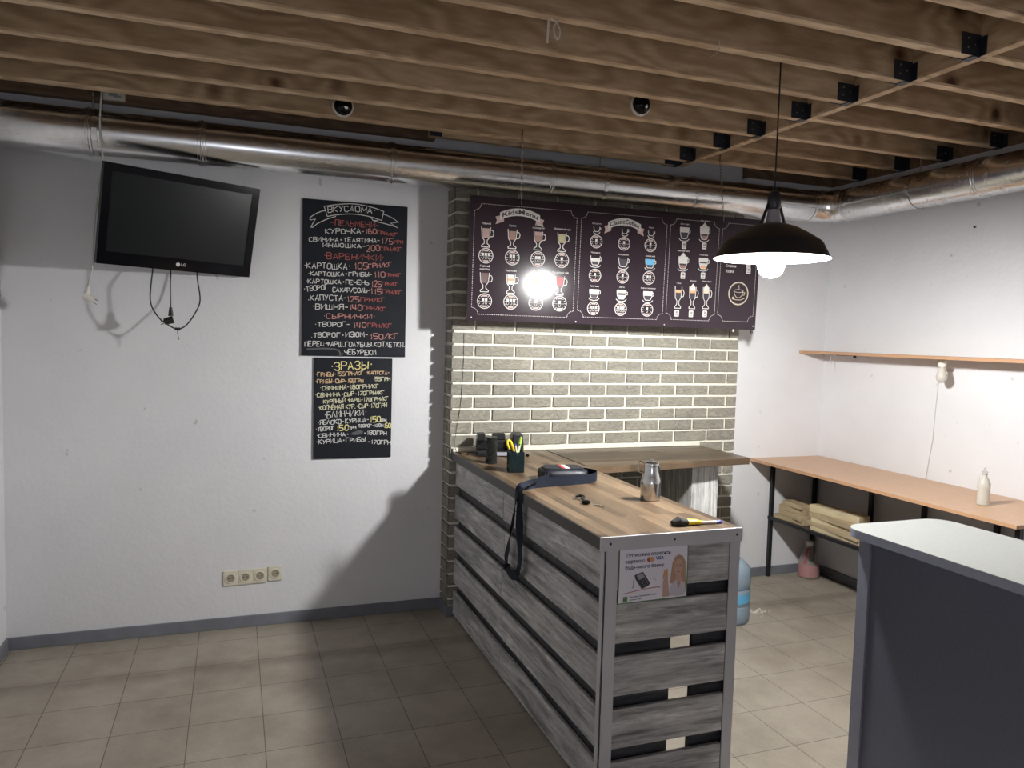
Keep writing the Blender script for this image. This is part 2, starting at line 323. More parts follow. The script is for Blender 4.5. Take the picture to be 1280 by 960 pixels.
def hand_text(mb,s,x0,z0,x1,z1,h,w,place):
    adv={'-':.9,'/':.8,'.':.45,'·':.6,',':.45,' ':.6,'1':.6,'Ш':1.25,'Ы':1.2,'Ю':1.25,'М':1.15,'Ж':1.2}
    tot=sum(adv.get(c,1) for c in s)-.22; d=Vector((x1-x0,z1-z0)); L=d.length; e=d/L; q=Vector((-e.y,e.x)); u_=L/tot; pos=0
    for ch in s:
        a=adv.get(ch,1); cw=u_*a*.76; hh=h*random.uniform(.9,1.06); oy=h*random.uniform(-.06,.06); sl=random.uniform(-.05,.1)
        for st in strokes(ch):
            pts=[]
            for gx,gy in st:
                gx+=random.uniform(-.03,.03); gy+=random.uniform(-.02,.02)
                p=Vector((x0,z0))+e*(pos+gx*cw+sl*gy*hh)+q*(oy+gy*hh); pts.append(p)
            stroke_path(mb,pts,w,place)
        pos+=u_*a
CHALK_A = [("ВКУС",0.497,2.358,0.613,2.377,0.033,0),("ДОМА·",0.616,2.38,0.765,2.373,0.033,0),("-ПЕЛЬМЕНИ-",0.51,2.289,0.788,2.295,0.032,1),("КУРОЧКА",0.483,2.241,0.682,2.255,0.028,0),("-160",0.687,2.255,0.773,2.261,0.028,2),("ГРН/КГ",0.776,2.259,0.893,2.254,0.019,1),("СВИНИНА+ТЕЛЯТИНА-",0.394,2.192,0.794,2.21,0.023,0),("175",0.802,2.206,0.869,2.209,0.032,2),("ГРН",0.876,2.211,0.928,2.213,0.019,1),("ИНДЮШКА-",0.471,2.166,0.712,2.173,0.023,0),("200",0.717,2.156,0.793,2.163,0.034,2),("ГРН/КГ",0.796,2.164,0.921,2.167,0.024,1),("·ВАРЕНИЧКИ·",0.472,2.099,0.819,2.108,0.034,1),("·КАРТОШКА·",0.366,2.039,0.624,2.048,0.031,0),("105",0.649,2.05,0.724,2.053,0.034,2),("ГРН/КГ",0.729,2.059,0.866,2.077,0.026,2),("·КАРТОШКА+ГРИБЫ-",0.389,1.999,0.753,2.014,0.023,0),("110",0.764,2.011,0.826,2.013,0.032,2),("ГРН/КГ",0.83,2.016,0.918,2.019,0.019,1),("·КАРТОШКА+ПЕЧЕНЬ",0.376,1.956,0.733,1.964,0.024,0),("125",0.748,1.952,0.807,1.956,0.035,2),("ГРН/КГ",0.81,1.965,0.903,1.965,0.02,1),("·ТВОРОГ",0.369,1.908,0.502,1.927,0.028,0),("САХАР/СОЛЬ-",0.527,1.913,0.743,1.92,0.026,0),("115",0.745,1.91,0.808,1.912,0.032,2),("ГРН/КГ",0.813,1.916,0.926,1.916,0.024,1),(".КАПУСТА-",0.392,1.86,0.608,1.868,0.031,0),("125",0.612,1.858,0.68,1.863,0.034,2),("ГРН/КГ",0.685,1.866,0.827,1.868,0.024,1),("·ВИШНЯ-",0.414,1.812,0.618,1.816,0.029,0),("140",0.624,1.814,0.694,1.814,0.032,2),("ГРН/КГ",0.699,1.817,0.833,1.816,0.024,1),("·СЫРНИЧКИ·",0.475,1.761,0.772,1.768,0.026,2),("·ТВОРОГ-",0.429,1.713,0.63,1.719,0.026,0),("140",0.648,1.713,0.72,1.715,0.031,2),("ГРН/КГ",0.73,1.718,0.868,1.719,0.024,1),(".ТВОРОГ+ИЗЮМ-",0.411,1.651,0.735,1.663,0.026,0),("150/КГ",0.745,1.65,0.912,1.654,0.032,2),("ПЕРЕЦ·ФАРШ,ГОЛУБЦЫ,КОТЛЕТКИ,",0.375,1.599,0.95,1.608,0.028,0),(".ЧЕБУРЕКИ",0.585,1.557,0.78,1.558,0.029,0)]
CHALK_B = [("·ЗРАЗЫ·",0.521,1.466,0.759,1.475,0.044,3),("·ГРИБЫ-155ГРН/КГ",0.438,1.427,0.707,1.439,0.023,4),("·КАПУСТА-",0.725,1.443,0.862,1.443,0.02,4),("·ГРИБЫ+СЫР-155ГРН",0.436,1.389,0.709,1.395,0.022,4),("155ГРН",0.768,1.406,0.866,1.406,0.023,5),("·СВИНИНА-180ГРН/КГ",0.463,1.349,0.8,1.363,0.024,5),("·СВИНИНА+СЫР-170ГРН/КГ",0.436,1.309,0.835,1.326,0.023,5),("·КУРИНЫЙ ФАРШ-170ГРН/КГ",0.473,1.272,0.859,1.29,0.023,5),("·КОПЧЁНАЯ КУР.+СЫР-170ГРН",0.453,1.236,0.849,1.25,0.025,5),("·БЛИНЧИКИ·",0.488,1.188,0.73,1.204,0.035,0),("·ЯБЛОКО+КУРИЦА-",0.452,1.149,0.747,1.163,0.026,0),("150",0.752,1.161,0.814,1.162,0.033,3),("ГРН",0.817,1.162,0.848,1.164,0.017,0),("·ТВОРОГ",0.442,1.113,0.547,1.119,0.022,0),("150",0.56,1.113,0.626,1.114,0.031,3),("ГРН",0.628,1.118,0.671,1.123,0.019,0),("ТВОРОГ+ИЗЮМ",0.685,1.131,0.831,1.133,0.018,0),("160",0.836,1.127,0.875,1.128,0.029,3),("·СВИНИНА+",0.445,1.077,0.632,1.083,0.022,0),("-180ГРН",0.717,1.088,0.85,1.084,0.024,0),("·КУРИЦА+ГРИБЫ",0.445,1.039,0.725,1.048,0.026,0),("-170ГРН",0.742,1.033,0.875,1.025,0.025,0)]
BANNER = [[(0.492,2.338),(0.474,2.393),(0.529,2.406),(0.58,2.415),(0.62,2.42),(0.667,2.42),(0.713,2.415),(0.766,2.405),(0.812,2.391),(0.808,2.373),(0.804,2.355),(0.801,2.339)],[(0.492,2.338),(0.53,2.348),(0.57,2.356),(0.606,2.361),(0.642,2.363),(0.678,2.362),(0.714,2.358),(0.751,2.352),(0.801,2.339)],[(0.479,2.37),(0.454,2.362),(0.429,2.349),(0.407,2.333),(0.395,2.322),(0.398,2.311),(0.427,2.318),(0.413,2.294),(0.403,2.271),(0.413,2.271),(0.435,2.292),(0.46,2.307),(0.495,2.325),(0.54,2.342)],[(0.811,2.376),(0.84,2.367),(0.867,2.356),(0.899,2.336),(0.854,2.327),(0.895,2.302)],[(0.74,2.35),(0.751,2.335),(0.782,2.338)],[(0.751,2.335),(0.777,2.329),(0.809,2.324),(0.852,2.316),(0.89,2.307)]]
ERASED = [[(0.387,1.584),(0.478,1.59),(0.539,1.588),(0.565,1.58),(0.574,1.566),(0.575,1.546)]]
SMUDGE = [(0.638,1.092),(0.652,1.104),(0.668,1.108),(0.679,1.114),(0.695,1.115),(0.712,1.107),(0.708,1.095),(0.688,1.089),(0.664,1.087)]
PANELS = [[(-0.9352,0.3119),(-0.3135,0.3011),(-0.3073,-0.309),(-0.9262,-0.3138)],[(-0.2859,0.3055),(0.277,0.3117),(0.2878,-0.3064),(-0.2793,-0.3038)],[(0.3025,0.3078),(0.6448,0.3138),(0.6536,-0.2996),(0.3103,-0.3027)],[(0.668,0.311),(0.9318,0.3116),(0.9369,-0.2957),(0.677,-0.3019)]]
MUGS = [(-0.86,0.1788,0.0679,0,"Чайный"),(-0.7034,0.177,0.069,1,"Какао"),(-0.5468,0.1757,0.0699,2,"Какао\nс зефиром"),(-0.4,0.1778,0.0701,3,"Имбирный чай"),(-0.8592,-0.0751,-0.1831,4,"Горячий\nшоколад"),(-0.7026,-0.0774,-0.1848,5,"Раф-кофе"),(-0.5473,-0.0747,-0.1825,6,"Латте"),(-0.4007,-0.0726,-0.1824,7,"Вишнёвый чай"),(0.3851,-0.0972,-0.2306,8,"Глясе"),(0.4853,-0.0945,-0.2297,9,"Фраппе"),(0.5825,-0.0929,-0.2261,10,"Кофе айриш")]
BADGES = [(-0.8564,0.0194,0.0435,3),(-0.6993,0.0182,0.044,2),(-0.5443,0.0185,0.0445,2),(-0.3952,0.0199,0.045,1),(-0.8555,-0.2356,0.044,2),(-0.6987,-0.2336,0.0445,3),(-0.5457,-0.2337,0.045,1),(-0.3979,-0.2323,0.0455,1),(-0.1815,0.1415,0.0393,1),(-0.0002,0.1397,0.0398,1),(0.1763,0.1417,0.0402,1),(-0.18,-0.0582,0.0396,1),(0.0007,-0.0563,0.0401,1),(0.1768,-0.0548,0.0406,2),(-0.1809,-0.2516,0.04,3),(-0.0016,-0.2495,0.0404,3),(0.176,-0.2476,0.0409,1)]
CUPS = [(-0.1819,0.2272,0.1871,0,"Ристретто"),(0.001,0.2283,0.1868,0,"Эспрессо"),(0.1764,0.2286,0.1867,0,"Лунго"),(-0.1823,0.058,-0.0079,1,"Маккиато"),(0.0003,0.0569,-0.0089,2,"Американо"),(0.1792,0.0581,-0.0067,3,"Гавайский"),(-0.1802,-0.1388,-0.2026,4,"Капучино"),(-0.001,-0.1371,-0.2017,5,"Латте"),(0.1764,-0.1357,-0.2019,6,"Кофе с молоком"),(0.404,0.2648,0.1833,7,"Флэт уайт"),(0.5437,0.279,0.1876,8,"Кон панна"),(0.4053,0.0872,0.0006,8,"Венский кофе"),(0.549,0.0863,0.008,9,"Мокачино")]
TAGS = [(0.4065,0.1541,"40"),(0.5487,0.1601,"43"),(0.41,-0.0287,"48"),(0.5516,-0.0226,"60"),(0.3819,-0.2614,"45"),(0.4824,-0.2616,"50"),(0.5806,-0.2582,"50"),(0.8773,0.0626,"5"),(0.8802,0.025,"20")]
RIBBONS = [(-0.6606,0.2746,"KidsMenu",0.4),(-0.0023,0.2679,"ClassicCoffee",0.36),(0.7909,0.2105,"Coffee",0.22)]
EMBLEM = (0.8157,-0.1219)
MILKTXT = [(0.7185,0.0475),(0.721,0.0139)]
# ------------------------------------------------------------------ the room
struct(B('tile',XL,W,YR,0,-.08,0).build('floor'))
struct(B('plaster',XL-.12,W+.12,0,.12,-.08,3.1).build('wall_back'))
struct(B('plaster',W,W+.12,YR,0,-.08,3.1).build('wall_right'))
struct(B('plaster',XL-.12,XL,YR,0,-.08,3.1).build('wall_left'))
struct(B('plaster',XL-.12,W+.12,YR-.12,YR,-.08,3.1).build('wall_rear'))
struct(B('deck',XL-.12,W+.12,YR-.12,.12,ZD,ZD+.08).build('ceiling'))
b=MB().mat('skirt')
b.box(XL,1.208,-.012,0,0,.066); b.box(3.203,W,-.012,0,0,.066); struct(b.build('baseboard_back',bevel=.003))
struct(B('skirt',W-.012,W,YR,-.012,0,.066).build('baseboard_right',bevel=.003))
struct(B('skirt',XL,XL+.012,YR,-.012,0,.066).build('baseboard_left',bevel=.003))
# brick-faced pier behind the bar: mortar bed with single slips
PX0,PX1,PY=1.208,3.203,-.148
b=MB().mat('mortar'); b.box(PX0+.004,PX1-.004,PY,0,0,2.60)
b.mat('brick'); Z0=1.634-21*.0765; k=0; HM=.0082
while Z0+k*.0765<2.59:
    za=Z0+k*.0765+HM; zb=min(2.60,Z0+(k+1)*.0765-HM); za=max(za,.07)
    off=1.453 if k%2==1 else 1.3375
    off-=.2535*2; edges=[PX0]+[off+i*.2545 for i in range(12) if PX0+.03<off+i*.2545<PX1-.03]+[PX1]
    if zb>za+.01:
        for a,c in zip(edges,edges[1:]):
            j=random.uniform(-.0012,.0012)
            b.box(a+(HM if a>PX0 else -.008),c-(HM if c<PX1 else 0),PY-.012+j,PY+.002,za,zb)
        # return face on the left: a half brick or two short pieces
        cut=[PY-.012+.0,-.07+(.03 if k%2 else -.02),0]
        b.box(PX0-.008,PX0+.006,cut[0]+.0005,cut[1]-HM*.6,za,zb); b.box(PX0-.008,PX0+.006,cut[1]+HM*.6,-.001,za,zb)
    k+=1
b.mat('skirt'); b.box(PX0-.012,PX1+.002,PY-.018,0,0,.062)
struct(b.build('wall_pier'))
struct(B('mortar',1.215,2.92,-.178,-.1595,.9952,1.022).build('trim_1',bevel=.004))
# ledgers round the top of the walls
ZB=2.805
b=MB().mat('pine_dark'); b.box(XL,1.10,-.05,0,2.822,ZD); b.box(3.29,W-.05,-.05,0,2.812,ZD); struct(b.build('trim_2'))
struct(B('pine_dark',W-.05,W,YR,0,2.812,ZD).build('trim_3'))
struct(B('plaster',3.29,W-.056,-.056,0,2.776,2.812).build('trim_4')); struct(B('plaster',W-.056,W,YR,0,2.778,2.812).build('trim_5'))
# ------------------------------------------------------------------ ceiling joists
FAR=[-.296,-.646,-.955,-1.299,-1.605,-1.922,-2.236,-2.555,-2.87]
ORD=['first','second','third','fourth','fifth','sixth','seventh','eighth','ninth','tenth','eleventh','twelfth','thirteenth','fourteenth']
TX0,TX1=2.668,2.712
def hanger(b,x,y0,y1,z,sg,wd=.095,ht=.078):
    """bent steel shoe: side plate on the near face, strap under the joist"""
    b.mat('bracket'); xa,xb=(x-wd,x) if sg<0 else (x-wd,x)
    b.box(xa,xb,y0-.0035,y0,z-.002,z+ht); b.box(xa,xb,y1,y1+.0035,z-.002,z+ht); b.box(xb-.035 if True else xa,xb,y0-.0035,y1+.0035,z-.005,z-.002)
    b.box(xb-.0035,xb,y0-.03,y0,z-.002,z+ht*.9)
    b.mat('chrome')
    for px,pz in ((.3,.3),(.3,.75),(.7,.5)): b.cyl((xa+wd*px,y0-.0035,z+ht*pz),(xa+wd*px,y0-.0065,z+ht*pz),.004,seg=6)
def make_joist(x0,x1,y,where,first_label,zb=ZB):
    root=thing('ceiling_joist',first_label,'ceiling joist',(x0,y-.045,zb),'pine ceiling joists '+where)
    b=B('pine',x0,x1,y-.045,y,zb+.012,ZD-.002); b.build('beam',root); b=MB().mat('pine_lit_edge'); b.box(x0,x1,y-.045,y,zb,zb+.012); b.build('lit_edge',root,bevel=.002)  # bottom strip carries the bounce light from below in its paler colour
    b=MB(); hanger(b,x1,y-.045,y,zb,1); b.build('joist_hanger',root); return root
extra_left={0:'carrying the left camera dome',1:'between the two camera dome joists',2:'carrying the right camera dome',3:'just nearer the viewer than the right camera dome',4:'just behind the pendant lamp cord',5:'just in front of the lamp cord',6:'seventh from the back wall'}
jl=jr=None
for i,y in enumerate(FAR):
    la='pine joist left of the trimmer beam, '+(extra_left.get(i) or ORD[i]+' from the back wall')
    lb='pine joist right of the trimmer beam, '+ORD[i]+' from the back wall'
    if jl is None:
        jl=make_joist(XL,TX0,y,'left of the trimmer',la); jr=make_joist(TX1,W-.056,y,'right of the trimmer',lb,ZB+.008)
    else:
        copy_tree(jl,(XL,y-.045,ZB),la); copy_tree(jr,(TX1,y-.045,ZB+.008),lb)
root=thing('trimmer_beam','long pine trimmer beam crossing the joists towards the right','ceiling beam',(TX0,YR,ZB))
B('pine_y',TX0,TX1,YR,-.21,ZB+.012,ZD-.002).build('beam',root); B('pine_lit_edge',TX0,TX1,YR,-.21,ZB,ZB+.012).build('lit_edge',root,bevel=.002)  # underside strip painted paler, as if lit from the floor
root=thing('header_beam','short header beam against the duct between ledger and trimmer','ceiling beam',(1.10,-.205,ZB))
B('pine',1.03,TX1,-.205,-.16,ZB,ZD-.002).build('beam',root,bevel=.002)
b=MB(); hanger(b,2.66,-.205,-.16,ZB,-1,.11,.10); b.build('joist_hanger',root)
b=MB().mat('bracket'); b.box(1.03,1.10,-.2085,-.205,ZB,ZB+.09); b.build('joist_hanger',root)
# ------------------------------------------------------------------ ventilation duct
DY,DZ,DR=-.162,2.638,.108; DXR=W-.165
root=thing('ventilation_duct','galvanised round ventilation duct along the back and right walls with elbow','duct',(XL,DY,DZ))
JX=[XL-.02,-.673,-.159,.821,1.775,2.772,DXR-.20]
for a,c in zip(JX,JX[1:]):
    b=MB().mat('duct'); b.cyl((a,DY,DZ),(c,DY,DZ),DR,seg=48); b.build('duct_pipe',root)
for x in JX[1:-1]:
    b=MB().mat('duct'); b.lathe((x-.02,DY,DZ),[(DR,0),(DR+.004,.003),(DR+.004,.012),(DR+.008,.016),(DR+.008,.024),(DR+.004,.028),(DR+.004,.037),(DR,.04)],48,(1,0,0)); b.build('coupling',root)
# mitred elbow of four gores
b=MB().mat('duct'); cx,cy=DXR-.20,DY-.20; rings=[]
def ering(ang):
    c=Vector((cx+.20*math.sin(ang),cy+.20*math.cos(ang),DZ)); rad=Vector((math.sin(ang),math.cos(ang),0)); k=1/math.cos(math.pi/12) if 0<ang<math.pi/2 else 1
    return [b.bm.verts.new(c+rad*DR*k*math.cos(t)+Vector((0,0,1))*DR*math.sin(t)) for t in [2*math.pi*i/48 for i in range(48)]]
for q in range(4): b.skin([ering(math.pi/2*q/3)] ,True,False,False) if False else None
R4=[ering(math.pi/2*q/3) for q in range(4)]
b.skin(R4,True)
for e in b.bm.edges:
    pass
o=b.build('elbow',root)
for q in (0,1,2,3):
    ang=math.pi/2*q/3; b=MB().mat('duct'); k=1/math.cos(math.pi/12) if 0<q<3 else 1
    c=Vector((cx+.20*math.sin(ang),cy+.20*math.cos(ang),DZ)); rad=Vector((math.sin(ang),math.cos(ang),0)); tan=Vector((math.cos(ang),-math.sin(ang),0))
    rr=[]
    for off,h in ((-.011,.0),(-.009,.004),(.009,.004),(.011,.0)):
        rr.append([b.bm.verts.new(c+tan*off+rad*(DR*k+h)*math.cos(t)+Vector((0,0,1))*(DR+h)*math.sin(t)) for t in [2*math.pi*i/48 for i in range(48)]])
    b.skin(rr,True,False,False); b.build('elbow_seam',root)
JY=[cy,-1.333,-2.4,-3.4,-4.4]
for a,c in zip(JY,JY[1:]):
    b=MB().mat('duct'); b.cyl((DXR,a,DZ),(DXR,c,DZ),DR,seg=48); b.build('duct_pipe',root)
for y in JY[1:]:
    b=MB().mat('duct'); b.lathe((DXR,y+.02,DZ),[(DR,0),(DR+.004,.003),(DR+.004,.012),(DR+.008,.016),(DR+.008,.024),(DR+.004,.028),(DR+.004,.037),(DR,.04)],48,(0,-1,0)); b.build('coupling',root)
def strap(p,axis,top,name='hanger_strap',two=False):
    b=MB().mat('duct'); c=Vector(p); ax=Vector(axis); n=[]
    sd=Vector((0,-1,0)) if abs(ax.x)>.5 else Vector((-1,0,0)); pts=[]
    for k in range(25):
        t=math.pi*2*k/24; pts.append((c+(sd*math.cos(t)+Vector((0,0,1))*math.sin(t))*(DR+.0035),ax))
    b.ribbon(pts,.022,.002)
    for s_ in ((-.02,.02) if two else (0,)):
        q=c+ax*s_; b.cyl((q.x,q.y,DZ+DR),(q.x,q.y,top),.004,seg=8)
    return b.build(name,root)
strap((-.64,DY,DZ),(1,0,0),ZD,two=True); strap((2.12,DY,DZ),(1,0,0),ZD); strap((DXR,-.905,DZ),(0,1,0),ZD)
# ------------------------------------------------------------------ bar counter clad in pallet boards
CX0,CX1,CYF,CYB=1.21,1.80,-2.126,-.162
bar=thing('bar_counter','bar counter clad in weathered grey boards with an oak worktop','counter',(CX0,CYF,0))
b=MB().mat('oak_y'); b.box(CX0+.004,CX1,CYF+.004,CYB,.950,ZT); b.build('worktop',bar,bevel=.002)
b=MB().mat('edge_dark'); b.box(CX0-.001,CX0+.004,CYF+.004,CYB,.949,ZT-.001); b.build('edge_band',bar)
b=MB().mat('trim'); b.box(CX0-.002,CX1+.0005,CYF-.006,CYF+.004,.946,ZT+.001)
b.mat('hole')
for x in (1.245,1.505,1.775): b.cyl((x,CYF-.006,.972),(x,CYF-.0075,.972),.005,seg=10)
b.build('front_edge_strip',bar,bevel=.0015)
SZ=[(.795,.942),(.600,.745),(.405,.551),(.208,.356),(.012,.158)]
for z0,z1 in SZ:
    B('gray_x',1.283,1.757,-2.116,-2.098,z0,z1).build('front_board',bar,bevel=.0025)
for i,(z0,z1) in enumerate(SZ):
    for a,c in ((CYB-.002,-1.02-.03*(i%2)),(-1.024-.03*(i%2),-2.088)):
        B('gray_y',1.238,1.256,c,a,z0+random.uniform(-.004,.004),z1+random.uniform(-.003,.003)).build('side_board',bar,bevel=.0025)
# angle trims of the corners
b=MB().mat('trim'); b.box(1.230,1.283,-2.122,-2.116,0,.946); b.box(1.230,1.236,-2.122,-2.088,0,.946); b.build('corner_trim',bar,bevel=.001)
b=MB().mat('trim'); b.box(1.757,1.800,-2.122,-2.116,0,.946); b.box(1.794,1.800,-2.116,-2.06,0,.946); b.build('corner_trim',bar,bevel=.001)
# inner frame seen dark through the gaps; the middle stays open to the staff side
B('inner',1.262,1.536,-2.085,-2.062,.005,.948).build('inner_board',bar,bevel=.002)
B('inner',1.632,1.79,-2.085,-2.062,.005,.948).build('inner_board',bar,bevel=.002)
B('inner',1.537,1.631,-2.085,-2.065,.70,.948).build('inner_board',bar,bevel=.002)
B('inner',1.262,1.284,-2.06,CYB-.01,.005,.948).build('inner_board',bar,bevel=.002)
B('inner',1.757,1.795,-2.06,-2.02,.005,.948).build('frame_post',bar); B('inner',1.757,1.795,-.26,-.22,.005,.948).build('frame_post',bar)
# oak shelf top along the brick wall on its pedestal
st=thing('bar_wing','dark oak worktop extending along the brick wall on a whitewashed leg','counter',(1.80,-.16,0))
b=MB().mat('oak_x'); b.prism([(1.8015,-.162,.955),(1.8015,-.80,.955),(2.93,-.69,.955),(2.925,-.162,.955)],(0,0,.04)); b.build('worktop',st,bevel=.002)
B('gray_z',2.588,2.775,-.60,-.585,.0,.9545).build('leg_front_board',st,bevel=.001)
B('gray_z',2.588,2.604,-.584,-.185,.0,.9545).build('leg_side_board',st,bevel=.001); B('gray_z',2.759,2.775,-.584,-.185,.0,.9545).build('leg_side_board',st,bevel=.001)
b=MB().mat('black_metal'); b.box(1.8018,1.8065,-.78,-.162,ZT-.001,ZT+.0015); b.build('joint_strip',st)
# ------------------------------------------------------------------ grey counter at the right
gc=thing('grey_counter','slate grey laminate counter with pale rounded top at the right','counter',(2.2,-2.2,0))
def rrect(x0,x1,y0,y1,r,corners):
    P=[]
    for (cx_,cy_,a0,nm) in ((x1-r,y1-r,0,'ne'),(x0+r,y1-r,90,'nw'),(x0+r,y0+r,180,'sw'),(x1-r,y0+r,270,'se')):
        if nm in corners:
            for k in range(13): t=math.radians(a0+90*k/12); P.append((cx_+r*math.cos(t),cy_+r*math.sin(t)))
        else: P.append((cx_+(r if nm in('ne','se') else -r),cy_+(r if nm in ('ne','nw') else -r)))
    return P
pts=rrect(2.195,2.70,-3.75,-2.205,.085,('ne','nw'))
b=MB().mat('lam_top'); b.prism([(x,y,.998) for x,y in pts],(0,0,.0025)); b.build('top_sheet',gc)
b=MB().mat('lam_post'); b.prism([(x,y,.968) for x,y in pts],(0,0,.030)); b.build('top_edge',gc)
B('lam_post',2.262,2.66,-2.290,-2.236,0,.968).build('end_panel',gc,bevel=.001)
B('lam_post',2.262,2.66,-3.74,-3.69,0,.968).build('end_panel',gc,bevel=.001)
B('lam_side',2.272,2.29,-3.69,-2.2905,.01,.955).build('front_panel',gc)
B('lam_post',2.274,2.30,-3.69,-2.2905,.955,.968).build('top_rail',gc)
# ------------------------------------------------------------------ wall table, under-shelf and wall shelf
wt=thing('wall_table','long beech laminate table on black legs along the right wall','table',(3.46,0,0))
B('beech',3.46,W-.002,-1.985,-.002,.848,.867).build('tabletop',wt,bevel=.002)
b=MB().mat('beech_edge'); b.box(3.4575,3.46,-1.985,-.002,.848,.867); b.build('edge_band',wt)
for x,y in ((3.65,-.025),(3.52,-1.955)): B('black_metal',x-.0125,x+.0125,y-.0125,y+.0125,0,.848).build('leg',wt)
for y in (-.018,-.549,-.969,-1.45,-1.95): B('black_metal',W-.045,W-.02,y-.0125,y+.0125,0,.848).build('leg',wt)
B('black_metal',3.65,W-.045,-1.965,-1.94,.82,.848).build('cross_rail',wt); B('black_metal',3.66,W-.045,-.036,-.012,.82,.848).build('cross_rail',wt)
b=MB().mat('shelfdark'); b.box(3.64,W-.05,-1.94,-.04,.425,.443); b.mat('black_metal'); b.box(3.632,3.64,-1.94,-.012,.420,.443); b.box(W-.06,W-.05,-1.94,-.012,.42,.443); b.build('lower_shelf',wt)
ws=thing('wall_shelf','thin beech shelf high on the right wall above the table','shelf',(3.849,0,1.64))
B('beech',3.852,W-.001,-2.75,-.001,1.622,1.640).build('board',ws,bevel=.001); b=MB().mat('beech_edge'); b.box(3.8495,3.852,-2.75,-.001,1.622,1.640); b.build('edge_band',ws)
for y in (-.30,-1.75):
    b=MB().mat('black_metal'); b.box(W-.16,W-.001,y-.012,y+.012,1.617,1.622); b.box(W-.005,W-.001,y-.012,y+.012,1.60,1.622); b.build('bracket',ws)
b=MB().mat('whitecable'); b.tube([(3.90,-.26,1.622),(3.90,-.262,1.60),(3.898,-.266,1.575),(3.902,-.272,1.56)],.0022,6); tag(b.build('cable_stub'),'short white wire stub under the left end of the wall shelf','wire')
# bulb in its holder under the shelf with a wire down to the table
bl=thing('shelf_bulb','unlit white bulb in holder under the right wall shelf','light bulb',(3.955,-1.105,1.62))
b=MB().mat('white'); b.lathe((3.955,-1.105,1.622),[(.012,0),(.024,-.004),(.024,-.035),(.0205,-.045),(.017,-.046)],20); b.build('holder',bl)
b=MB().mat('frost'); b.lathe((3.955,-1.105,1.578),[(.014,0),(.016,-.012),(.024,-.03),(.0305,-.052),(.031,-.066),(.026,-.082),(.015,-.093),(.002,-.097)],24); b.build('bulb',bl)
b=MB().mat('whitecable'); b.tube([(3.955,-1.085,1.612),(3.99,-1.05,1.615),(W-.006,-1.00,1.60),(W-.005,-.985,1.45),(W-.005,-.975,1.25),(W-.005,-.972,1.12),(W-.005,-.955,1.0),(W-.005,-.945,.92),(W-.006,-.94,.87)],.0026,6); b.build('wire',bl)
# ------------------------------------------------------------------ pendant lamp
LX,LY,LZ=2.134,-1.800,2.047
pl=thing('pendant_lamp','black enamel pendant lamp with lit bulb hanging on a cord','pendant lamp',(LX,LY,LZ))
prof=[(.236,0),(.238,.002),(.232,.008),(.204,.064),(.196,.072),(.150,.103),(.105,.128),(.064,.143),(.030,.146)]
inn=[(.030,.142),(.063,.139),(.103,.124),(.148,.099),(.193,.068),(.201,.062),(.229,.006),(.236,0)]
b=MB().mat('shade'); b.lathe((LX,LY,LZ),prof,64,cap0=False,cap1=True); b.mat('enamel'); b.lathe((LX,LY,LZ),inn,64,cap0=True,cap1=False); 
me=b.build('shade',pl)
b=MB().mat('steel'); b.mats.clear(); b.mat('greyink'); b.cyl((LX,LY,LZ+.145),(LX,LY,LZ+.205),.032,.024,24); b.build('lamp_holder',pl)
for s in (-1,1):
    b=MB().mat('shade'); b.tube([(LX+s*.060,LY,LZ+.143),(LX+s*.047,LY,LZ+.18),(LX+s*.029,LY,LZ+.225)],.0065,8); b.build('yoke_arm',pl)
b=MB().mat('shade'); b.lathe((LX,LY,LZ+.205),[(.022,0),(.029,.012),(.027,.05),(.0265,.062),(.020,.073),(.010,.078),(.009,.092),(.004,.098)],24); b.build('cap',pl)
b=MB().mat('black'); b.tube([(LX,LY,LZ+.29),(LX,LY,2.60),(LX,LY,ZD-.001)],.0032,8); b.build('cord',pl)
b=MB().mat('bulb'); b.lathe((LX,LY,LZ-.025),[(.0285,.095),(.034,.075),(.046,.045),(.0535,.02),(.055,0),(.051,-.022),(.040,-.040),(.024,-.051),(.002,-.055)],20); b.build('bulb',pl)
b=MB().mat('white'); b.cyl((LX,LY,LZ+.070),(LX,LY,LZ+.142),.027,.016,20); b.build('bulb_neck',pl)
# ------------------------------------------------------------------ television
T0=Vector((-.2465,-.257,2.209)); az,ax,ay=.425,.23,.017
RT=Matrix.Rotation(az,3,'Z')@Matrix.Rotation(ax,3,'X')@Matrix.Rotation(ay,3,'Y')
tx,ty,tz=RT@Vector((1,0,0)),RT@Vector((0,1,0)),RT@Vector((0,0,1)); TW,TH=.765,.477
tv=thing('television','black flat-screen television tilted on the wall above dangling cords','television',tuple(T0))
def tp(u,v,d=0): return T0+tx*u+tz*v+ty*d
b=MB().mat('gloss'); hw,hh=TW/2,TH/2; bz=.038; bb=.062
for (u0,u1,v0,v1) in ((-hw,hw,hh-bz,hh),(-hw,hw,-hh,-hh+bb),(-hw,-hw+bz,-hh+bb,hh-bz),(hw-bz,hw,-hh+bb,hh-bz)):
    b.hexa([tp(u0,v0,0),tp(u1,v0,0),tp(u1,v0,.035),tp(u0,v0,.035),tp(u0,v1,0),tp(u1,v1,0),tp(u1,v1,.035),tp(u0,v1,.035)])
b.build('bezel',tv)
b=MB().mat('screen'); b.hexa([tp(-hw+bz,-hh+bb,.004),tp(hw-bz,-hh+bb,.004),tp(hw-bz,-hh+bb,.03),tp(-hw+bz,-hh+bb,.03),tp(-hw+bz,hh-bz,.004),tp(hw-bz,hh-bz,.004),tp(hw-bz,hh-bz,.03),tp(-hw+bz,hh-bz,.03)]); b.build('screen',tv)
